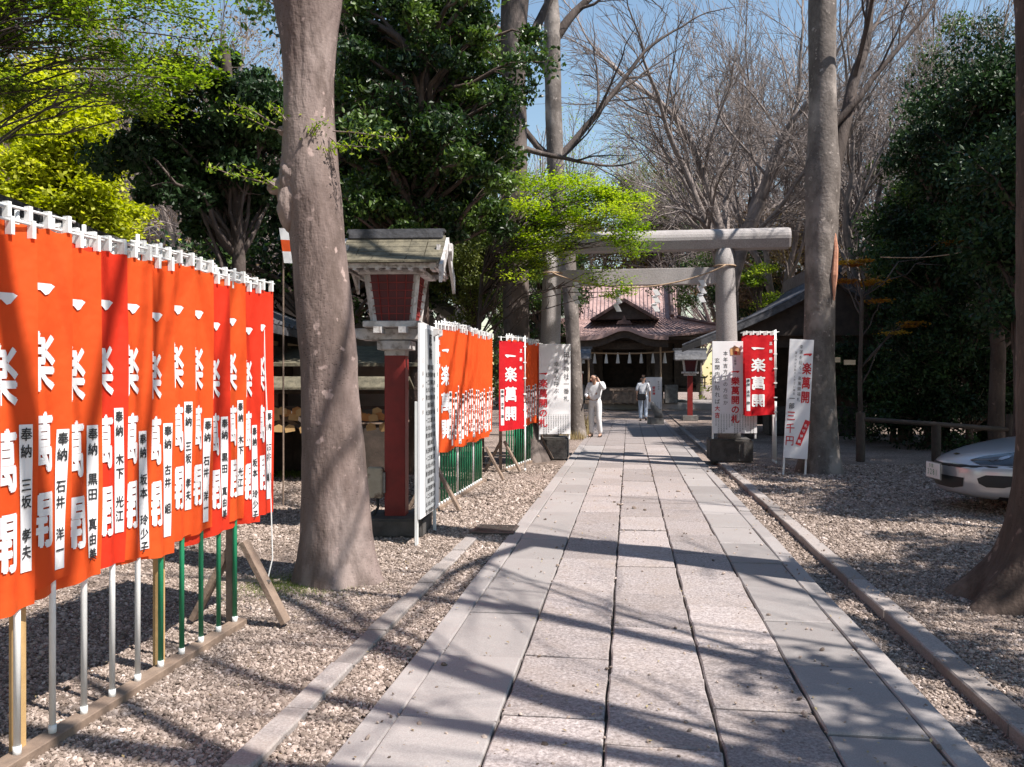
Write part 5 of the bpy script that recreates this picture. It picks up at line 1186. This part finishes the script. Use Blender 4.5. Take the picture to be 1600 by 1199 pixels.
loc = W(480, 597, 17.5); cl = list(ell(rg, 60, at(590, 90, 17.5, loc), 2.3, 1.4, 4.2)) + list(ell(rg, 40, at(540, 340, 17.5, loc), 2.9, 1.2, 1.6))
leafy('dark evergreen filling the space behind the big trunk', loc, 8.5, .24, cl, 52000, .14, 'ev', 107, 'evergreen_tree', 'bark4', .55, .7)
loc = W(740, 597, 16.8); cl = list(ell(rg, 36, at(735, 415, 16.6, loc), .85, .8, 1.15))
leafy('olive-green shrub between the lantern and the dark trunk', loc, 3.4, .08, cl, 26000, .06, 'bush', 109, 'garden_shrub', 'bark4', .24, .8)
loc = W(610, 597, 19.5); cl = list(ell(rg, 30, at(610, 420, 19.5, loc), 2.0, .9, 1.6))
leafy('dark shrub behind the lantern and grey outbuilding edge', loc, 3.4, .1, cl, 22000, .08, 'ev', 110, 'garden_shrub', 'bark4', .35, .8)
# maples on the left
loc = W(70, 597, 12.2); cl = list(ell(rg, 22, at(70, 175, 12.2, loc), .6, .6, .5)) + list(ell(rg, 22, at(100, 225, 12.0, loc), .7, .7, .5)) + list(ell(rg, 22, at(60, 280, 12.0, loc), .7, .6, .4)) + list(ell(rg, 30, at(130, 330, 12.1, loc), .75, .6, .5)) + list(ell(rg, 8, at(20, 90, 12.5, loc), .6, .6, .6))
leafy('bright yellow-green maple above the side hall roof', loc, 4.4, .12, cl, 48000, .07, 'gold', 113, 'maple_tree', 'bark2', .17, .55, .8, .5, 0)
loc = W(-60, 597, 9.0); cl = [at(x, y, d, loc) for x, y, d in [(rg.uniform(-120, 350), rg.uniform(-60, 175), rg.uniform(8.4, 9.8)) for _ in range(85)]]
leafy('green layered maple spreading over the top left corner', loc, 4.6, .07, cl, 24000, .045, 'green', 127, 'maple_tree', 'bark2', .2, .35, .8, .8, 0, lr=.2)
lm = None
# maple in front of the gate
loc = W(752, 597, 14.9); pts = []
for _ in range(80):
    x = rg.uniform(800, 1005); y = 275 + rg.uniform(0, 1) * 165 * (1 - .55 * (x - 800) / 205) + max(0, x - 930) * .5; pts.append(at(x, y, rg.uniform(13.7, 15.0), loc))
for x, y in ((965, 440), (940, 425), (975, 455), (955, 462), (925, 440), (1000, 385), (985, 395), (845, 330), (835, 300), (850, 350), (830, 400), (835, 430)): pts.append(at(x, y, 14.3, loc))
leafy('fresh green maple reaching in front of the gate beam', loc, 3.6, .06, pts, 21000, .048, 'maple', 131, 'maple_tree', 'bark2', .17, .38, .75, .8, 0, lr=.22)
# right-hand evergreens
for i, (px, d, h, cxs, lab, mt) in enumerate(((1560, 16.5, 6.6, [(1550, 190, 1.1, 1.3), (1590, 330, 1.2, 1.4)], 'dark evergreen at the right edge above the storehouse', 'ev2'), (1475, 19.0, 6.0, [(1480, 250, 1.2, 1.3), (1470, 400, 1.3, 1.2)], 'dark evergreen standing left of the storehouse', 'ev2'),
        (1412, 21.5, 5.2, [(1425, 330, .8, .9), (1420, 440, 1.0, 1.0)], 'slim dark evergreen behind the log railing', 'ev'), (1540, 24, 8.5, [(1540, 150, 1.8, 1.8), (1520, 300, 2.2, 1.8)], 'tall evergreen behind the storehouse roof', 'ev'), (1600, 13.0, 6, [(1650, 290, 1.0, 1.0), (1665, 400, 1.1, 1.0)], 'evergreen just beyond the right edge behind the car', 'ev2'))):
    loc = W(px, 597, d); cl = []
    for a, b, rx, rz in cxs: cl += list(ell(rg, 30, at(a, b, d, loc), rx, 1.1, rz))
    leafy(lab, loc, h, .16, cl, 34000, .11, mt, 140 + i, 'evergreen_tree', 'bark4', .42, .75)
loc = W(1345, 597, 18.0); cl = [at(x, y, 18, loc) for x, y in ((1320, 410), (1335, 415), (1350, 408), (1330, 440), (1350, 445), (1365, 440), (1375, 470), (1400, 520), (1420, 510), (1430, 505), (1310, 440), (1490, 380), (1505, 415))]
leafy('thin orange-leaved maple between the right trunk and evergreens', loc, 3.4, .06, cl, 3200, .055, 'orange', 151, 'maple_tree', 'bark2', .16, .15, .8, .8, 0)
loc = W(1180, 597, 40); cl = list(ell(rg, 40, at(1175, 440, 40, loc), 3.6, 2, 2.6))
leafy('dark evergreen right of the shrine roof', loc, 6, .25, cl, 26000, .14, 'ev', 153, 'evergreen_tree', 'bark4', .6, .7)
loc = W(1185, 597, 33); cl = list(ell(rg, 9, at(1180, 435, 33, loc), .9, .8, .4)) + list(ell(rg, 7, at(1205, 475, 33, loc), .9, .8, .3))
leafy('yellow-green maple glimpsed under the right end of the gate beam', loc, 4.2, .1, cl, 3200, .10, 'green', 155, 'maple_tree', 'bark2', .22, .4, .7, .5, 0)
loc = W(1050, 597, 56); cl = list(ell(rg, 50, at(1060, 400, 56, loc), 6.5, 3, 4.5))
leafy('brown-green wooded crown behind the shrine roof', loc, 8, .3, cl, 26000, .22, 'rust', 157, 'evergreen_tree', 'bark4', .9, .7)
loc = W(1030, 597, 52); cl = list(ell(rg, 20, at(1030, 320, 52, loc), 2.6, 2, 2.0))
leafy('olive tree top behind the middle of the gate beam', loc, 9, .3, cl, 14000, .16, 'bush', 159, 'evergreen_tree', 'bark4', .7, .7)
loc = W(835, 597, 44); cl = list(ell(rg, 50, at(825, 470, 44, loc), 2.6, 2, 4.4))
leafy('dark evergreen left of the shrine behind the gate pillar', loc, 7, .3, cl, 26000, .16, 'ev', 161, 'evergreen_tree', 'bark4', .6, .7)
loc = W(1290, 597, 36); cl = list(ell(rg, 50, at(1290, 430, 36, loc), 3.5, 2, 3.0))
leafy('rusty green wooded clump behind the pavilion', loc, 6, .3, cl, 24000, .16, 'rust', 163, 'evergreen_tree', 'bark4', .6, .7)
for i, (px, d, lab) in enumerate(((1395, 20.5, 'dark shrub behind the log railing, nearest the pavilion'), (1450, 18.8, 'dark shrub behind the right end of the log railing'), (1515, 17.6, 'dark shrub in the shade beyond the car bonnet'), (1350, 25.5, 'dark shrub glimpsed through the pavilion'))):
    loc = W(px, 597, d); cl = list(ell(rg, 30, (0, 0, 1.7), 1.15, .8, 1.5))
    leafy(lab, loc, 2.4, .08, cl, 14000, .10, 'ev2', 180 + i, 'garden_shrub', 'bark4', .34, .8)
# trees beside and behind the camera on the sunny side: they throw the shade seen on the ground
for i, (x, y, h, lab) in enumerate(((10.2, 7.6, 6.2, 'evergreen on the car park edge, nearest the camera, outside the right edge'), (11.2, 10.6, 7.2, 'tall evergreen level with the car, outside the right edge'), (12.4, 14.2, 7.6, 'tall evergreen beside the storehouse, outside the right edge'), (14.2, 19.0, 7.8, 'tall evergreen behind the storehouse at the right edge'))):
    loc = (x, y, 0); cl = list(ell(rg, 60, (0, 0, h), 2.1, 2.1, 2.4))
    leafy(lab, loc, h, .18, cl, 34000, .16, 'ev2', 170 + i, 'evergreen_tree', 'bark4', .5, .75)
SH = [(7, .07, .02, 9, 4, .6, .62, .3), (6, .09, .02, 6, 4, .55, .6, .2), (5, .11, .01, 4, 5, .6, .58, .15), (3, .13, 0, 3, 0, .5, .5, .2)]
bare_tree('bare tree outside the right edge, its branches over the gravel', 3400, 5.0, .75, 91, SH, 3.6, .18, 0, nlimb=4, spread=.7)

# a limb reaching over the path from the tree right of the camera
t7, l7, b7 = near_tree('thick-limbed tree right of the camera, its limbs crossing over the path', [(4.6, .9, 0, .24), (4.6, .9, 1.5, .2), (4.5, .9, 4.2, .17)], M['bark4'],
    [((4.5, .9, 4.0), (-.85, .28, .75), 4.6, .13), ((4.5, .9, 4.1), (-.45, .5, 1), 4.2, .12), ((4.5, .9, 4.1), (.5, -.4, 1), 3.6, .1)], [(9, .07, .0, 10, 4, .6, .6, .35), (6, .1, .02, 6, 4, .55, .6, .25), (5, .12, .01, 4, 4, .6, .6, .2), (3, .15, 0, 3, 0, .5, .5, .2)], 17, .3, 28, .02)
for i, (x, y, h, lab) in enumerate(((-5.2, 2.6, 6.2, 'added evergreen left of the near banners, blocking sky light outside the left edge'), (-4.6, -3.4, 6.5, 'added unseen evergreen behind the camera on the left, blocking sky light'), (-7.6, -.4, 7.2, 'added unseen tall evergreen far left of the camera, blocking sky light'), (-.6, -8.2, 7.0, 'added unseen evergreen well behind the camera beside the path, blocking sky light'))):  # trees added out of view to block sky light from left and behind
    loc = (x, y, 0); cl = list(ell(rg, 50, (0, 0, h), 2.3, 2.3, 2.4))
    leafy(lab, loc, h, .2, cl, 22000, .2, 'ev2', 190 + i, 'evergreen_tree', 'bark4', .55, .75)
bare_tree('slender bare tree right of the camera at the gravel edge', 6600, 1.2, .8, 95, SH, 3.4, .2, 0, nlimb=6, spread=.7)
for i, (x, y, h, r_, n_, lab) in enumerate(((6.3, 1.3, 5.4, 1.25, 9000, 'small evergreen right of the camera, outside the right edge'), (8.8, 5.0, 6.3, 1.2, 5500, 'thin-crowned evergreen between the camera and the car, outside the right edge'), (7.6, 3.4, 6.6, 1.0, 3500, 'sparse young evergreen right of the leaning trunk, outside the right edge'))):
    loc = (x, y, 0); cl = list(ell(rg, 16, (0, 0, h), r_, r_, r_ * .8))
    leafy(lab, loc, h, .1, cl, n_, .13, 'ev2', 210 + i, 'evergreen_tree', 'bark4', .4, .6)
# ---- far wood closing the view: one mass
def far_wood():
    rg = np.random.default_rng(5); Vs = []; Fs = []; n = 0
    protos = []
    for s_ in range(4):
        lm = Limbs(200 + s_, .016); lm.limb((0, 0, 0), (0, 0, 1), 5, .3, .2, 4, .03, 0, 5)
        for i in range(6):
            a = i * 1.05; lm.grow((0, 0, 3.5), (math.cos(a) * .5, math.sin(a) * .5, 1), 5, .14, 0, [(4, .06, .03, 4, 4, .5, .64, .2), (3, .08, .03, 3, 4, .45, .62, .15), (2, .1, .02, 3, 5, .45, .6, .1), (1, .1, 0, 3, 0, .4, .5, .2)])
        protos.append((np.concatenate(lm.V), np.concatenate(lm.F)))
    for i in range(84):
        px = -250 + i * 25 + rg.uniform(-15, 15); d = rg.uniform(50, 75)
        if 850 < px < 1090: d += 22
        x = (px - 800) / F * d; V, Fc = protos[i % 4]; sc_ = rg.uniform(.85, 1.25) * (.62 if 850 < px < 1060 else .85 if 1060 <= px < 1400 else 1.25); a = rg.uniform(0, 6.28)
        V2 = V @ np.array([[math.cos(a), math.sin(a), 0], [-math.sin(a), math.cos(a), 0], [0, 0, 1]]) * sc_ + np.array([x, d, 0])
        Vs.append(V2); Fs.append(Fc + n); n += len(V2)
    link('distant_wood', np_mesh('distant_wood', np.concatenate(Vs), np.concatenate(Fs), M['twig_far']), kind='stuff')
    rg = np.random.default_rng(6); C = []
    for i in range(90):
        px = rg.uniform(-300, 1900); d = rg.uniform(48, 60); x = (px - 800) / F * d
        if 880 < px < 1120: d += 14
        C.append((x, d, rg.uniform(.5, 3.2)))
    P_, tone = clump_points(rg, C, 70000, 1.5, .8, .3)
    V, Fc, sh = leaves(rg, P_, .26, .6, 0, tone); link('distant_undergrowth', np_mesh('distant_undergrowth', V, Fc, M['bush'], sh), kind='stuff')
far_wood()
t = thing('overhead_cable', 'thin sagging cable crossing the dark trees at the right', 'cable', (7.2, 16, 0))
a_, b_ = W(1375, 402, 15.5), W(1640, 345, 13.5); MB().tube([a_.lerp(b_, i / 12) - Vector((7.2, 16, 0)) - Vector((0, 0, .22 * math.sin(math.pi * i / 12))) for i in range(13)], .009, 5).build('cable', M['rope'], t, smooth=True)
# ---- ground vegetation
def tuft(name, c, rx, ry, n, hgt, mt, seed, zs=1):
    rg = np.random.default_rng(seed); p = rg.normal(size=(n, 2)) * .5; x = c[0] + p[:, 0] * rx; y = c[1] + p[:, 1] * ry
    h_ = hgt * rg.uniform(.4, 1.2, n); a = rg.uniform(0, 6.28, n); l = rg.uniform(.1, .6, n) * h_; w_ = hgt * .05
    b0 = np.stack([x - w_ * np.sin(a), y + w_ * np.cos(a), np.zeros(n)], 1); b1_ = np.stack([x + w_ * np.sin(a), y - w_ * np.cos(a), np.zeros(n)], 1); tp = np.stack([x + l * np.cos(a), y + l * np.sin(a), h_], 1)
    V = np.stack([b0, b1_, tp], 1).reshape(-1, 3); Fc = np.arange(n * 3).reshape(-1, 3)
    link(name, np_mesh(name, V, Fc, M[mt], np.repeat(rg.uniform(0, 1, n), 3)), kind='stuff')
g_ = G(455, 915); tuft('grass', (g_.x, g_.y), .42, .35, 5000, .028, 'grass', 1)
g_ = G(460, 742); tuft('grass', (g_.x, g_.y), .9, .6, 2500, .09, 'grass', 2)
g_ = G(898, 680); tuft('dry_weeds', (g_.x, g_.y), .35, .5, 600, .6, 'straw', 3)
g_ = G(890, 686); tuft('dry_weeds', (g_.x, g_.y), .4, .5, 300, .22, 'straw', 4)
def litter():
    rg = np.random.default_rng(21); n = 1100; d = rg.uniform(2.8, 14, n) ; px = rg.uniform(-100, 1700, n); x = (px - 800) / F * d
    C = np.stack([x, d, np.full(n, .03)], 1); V, Fc, s_ = leaves(rg, C, .02, .5, .97)
    link('fallen_leaves', np_mesh('fallen_leaves', V, Fc, M['straw'], s_), kind='stuff')
litter()

# ------------------------------------------------------------------ gravel
def gravel():
    rg = np.random.default_rng(11)
    def sample(n, dmin, dmax):
        d = (dmin ** .35 + (dmax ** .35 - dmin ** .35) * rg.uniform(size=n)) ** (1 / .35)
        px = rg.uniform(-160, 1760, n); x = (px - 800) / F * d
        return np.stack([x, d], 1)
    P = sample(470000, 2.6, 15)
    u = P[:, 0] * math.cos(YAW) - P[:, 1] * math.sin(YAW); v = P[:, 0] * math.sin(YAW) + P[:, 1] * math.cos(YAW)
    keep = ((u < -1.17) & ~((u > -1.555) & (u < -1.42) & (v < 7.7) & (rg.uniform(size=len(u)) > .05))) | ((u > 1.395) & ~((u > 1.635) & (u < 1.785) & (rg.uniform(size=len(u)) > .012)))
    keep |= (rg.uniform(size=len(u)) < .0035)
    nz = np.array([noise.noise(Vector((a * .8, b * .8, 3))) + .5 * noise.noise(Vector((a * 2.6, b * 2.6, 9))) for a, b in P])
    keep &= ~((nz > .28) & (rg.uniform(size=len(u)) < .8) & ((u < -1.17) | (u > 1.39)))
    P, u, v = P[keep], u[keep], v[keep]
    z = np.zeros(len(P)); z[(u > 1.385) & (u < 1.64)] = -.055; z[(u > -1.17) & (u < 1.385)] = .022; z[(u > 1.635) & (u < 1.785)] = .037; z[(u > -1.555) & (u < -1.42) & (v < 7.7)] = .01
    s = rg.lognormal(0, .38, len(P)) * .0062; s = np.clip(s, .003, .02) * np.clip(P[:, 1] / 6, 1, 1.8)
    z = z + s * .25
    me = bpy.data.meshes.new('gravel'); me.vertices.add(len(P)); me.vertices.foreach_set('co', np.stack([P[:, 0], P[:, 1], z], 1).astype(np.float32).ravel())
    a = me.attributes.new('shade', 'FLOAT', 'POINT'); a.data.foreach_set('value', rg.beta(2.2, 2, len(P)).astype(np.float32))
    a = me.attributes.new('psize', 'FLOAT', 'POINT'); a.data.foreach_set('value', s.astype(np.float32))
    a = me.attributes.new('prot', 'FLOAT_VECTOR', 'POINT'); a.data.foreach_set('vector', rg.uniform(0, 6.28, (len(P), 3)).astype(np.float32).ravel() * np.tile([.12, .12, 1], len(P)).astype(np.float32))
    me.update(); me.materials.append(M['pebble'])
    bm = bmesh.new(); bmesh.ops.create_icosphere(bm, subdivisions=1, radius=1)
    for vv in bm.verts: vv.co = Vector((vv.co.x * 1.25, vv.co.y * .9, vv.co.z * .6)) * (1 + .28 * noise.noise(vv.co * 3))
    pm = bpy.data.meshes.new('pebble_shape'); bm.to_mesh(pm); bm.free(); pm.materials.append(M['pebble'])
    o = link('gravel', me, kind='stuff')
    ng = bpy.data.node_groups.new('scatter', 'GeometryNodeTree'); ng.is_modifier = True
    ng.interface.new_socket('Geometry', in_out='INPUT', socket_type='NodeSocketGeometry'); ng.interface.new_socket('Geometry', in_out='OUTPUT', socket_type='NodeSocketGeometry')
    N, L = ng.nodes, ng.links; gi = N.new('NodeGroupInput'); go = N.new('NodeGroupOutput')
    mp = N.new('GeometryNodeMeshToPoints'); ip = N.new('GeometryNodeInstanceOnPoints')
    ps = bpy.data.objects.new('pebble', pm)
    oi = N.new('GeometryNodeObjectInfo'); oi.inputs['Object'].default_value = ps
    ar = N.new('GeometryNodeInputNamedAttribute'); ar.data_type = 'FLOAT_VECTOR'; ar.inputs[0].default_value = 'prot'
    az = N.new('GeometryNodeInputNamedAttribute'); az.data_type = 'FLOAT'; az.inputs[0].default_value = 'psize'
    L.new(gi.outputs[0], mp.inputs[0]); L.new(mp.outputs[0], ip.inputs['Points']); L.new(oi.outputs['Geometry'], ip.inputs['Instance'])
    eu = N.new('FunctionNodeEulerToRotation'); L.new(ar.outputs[0], eu.inputs[0]); L.new(eu.outputs[0], ip.inputs['Rotation'])
    L.new(az.outputs[0], ip.inputs['Scale']); L.new(ip.outputs[0], go.inputs[0])
    md = o.modifiers.new('scatter', 'NODES'); md.node_group = ng
gravel()
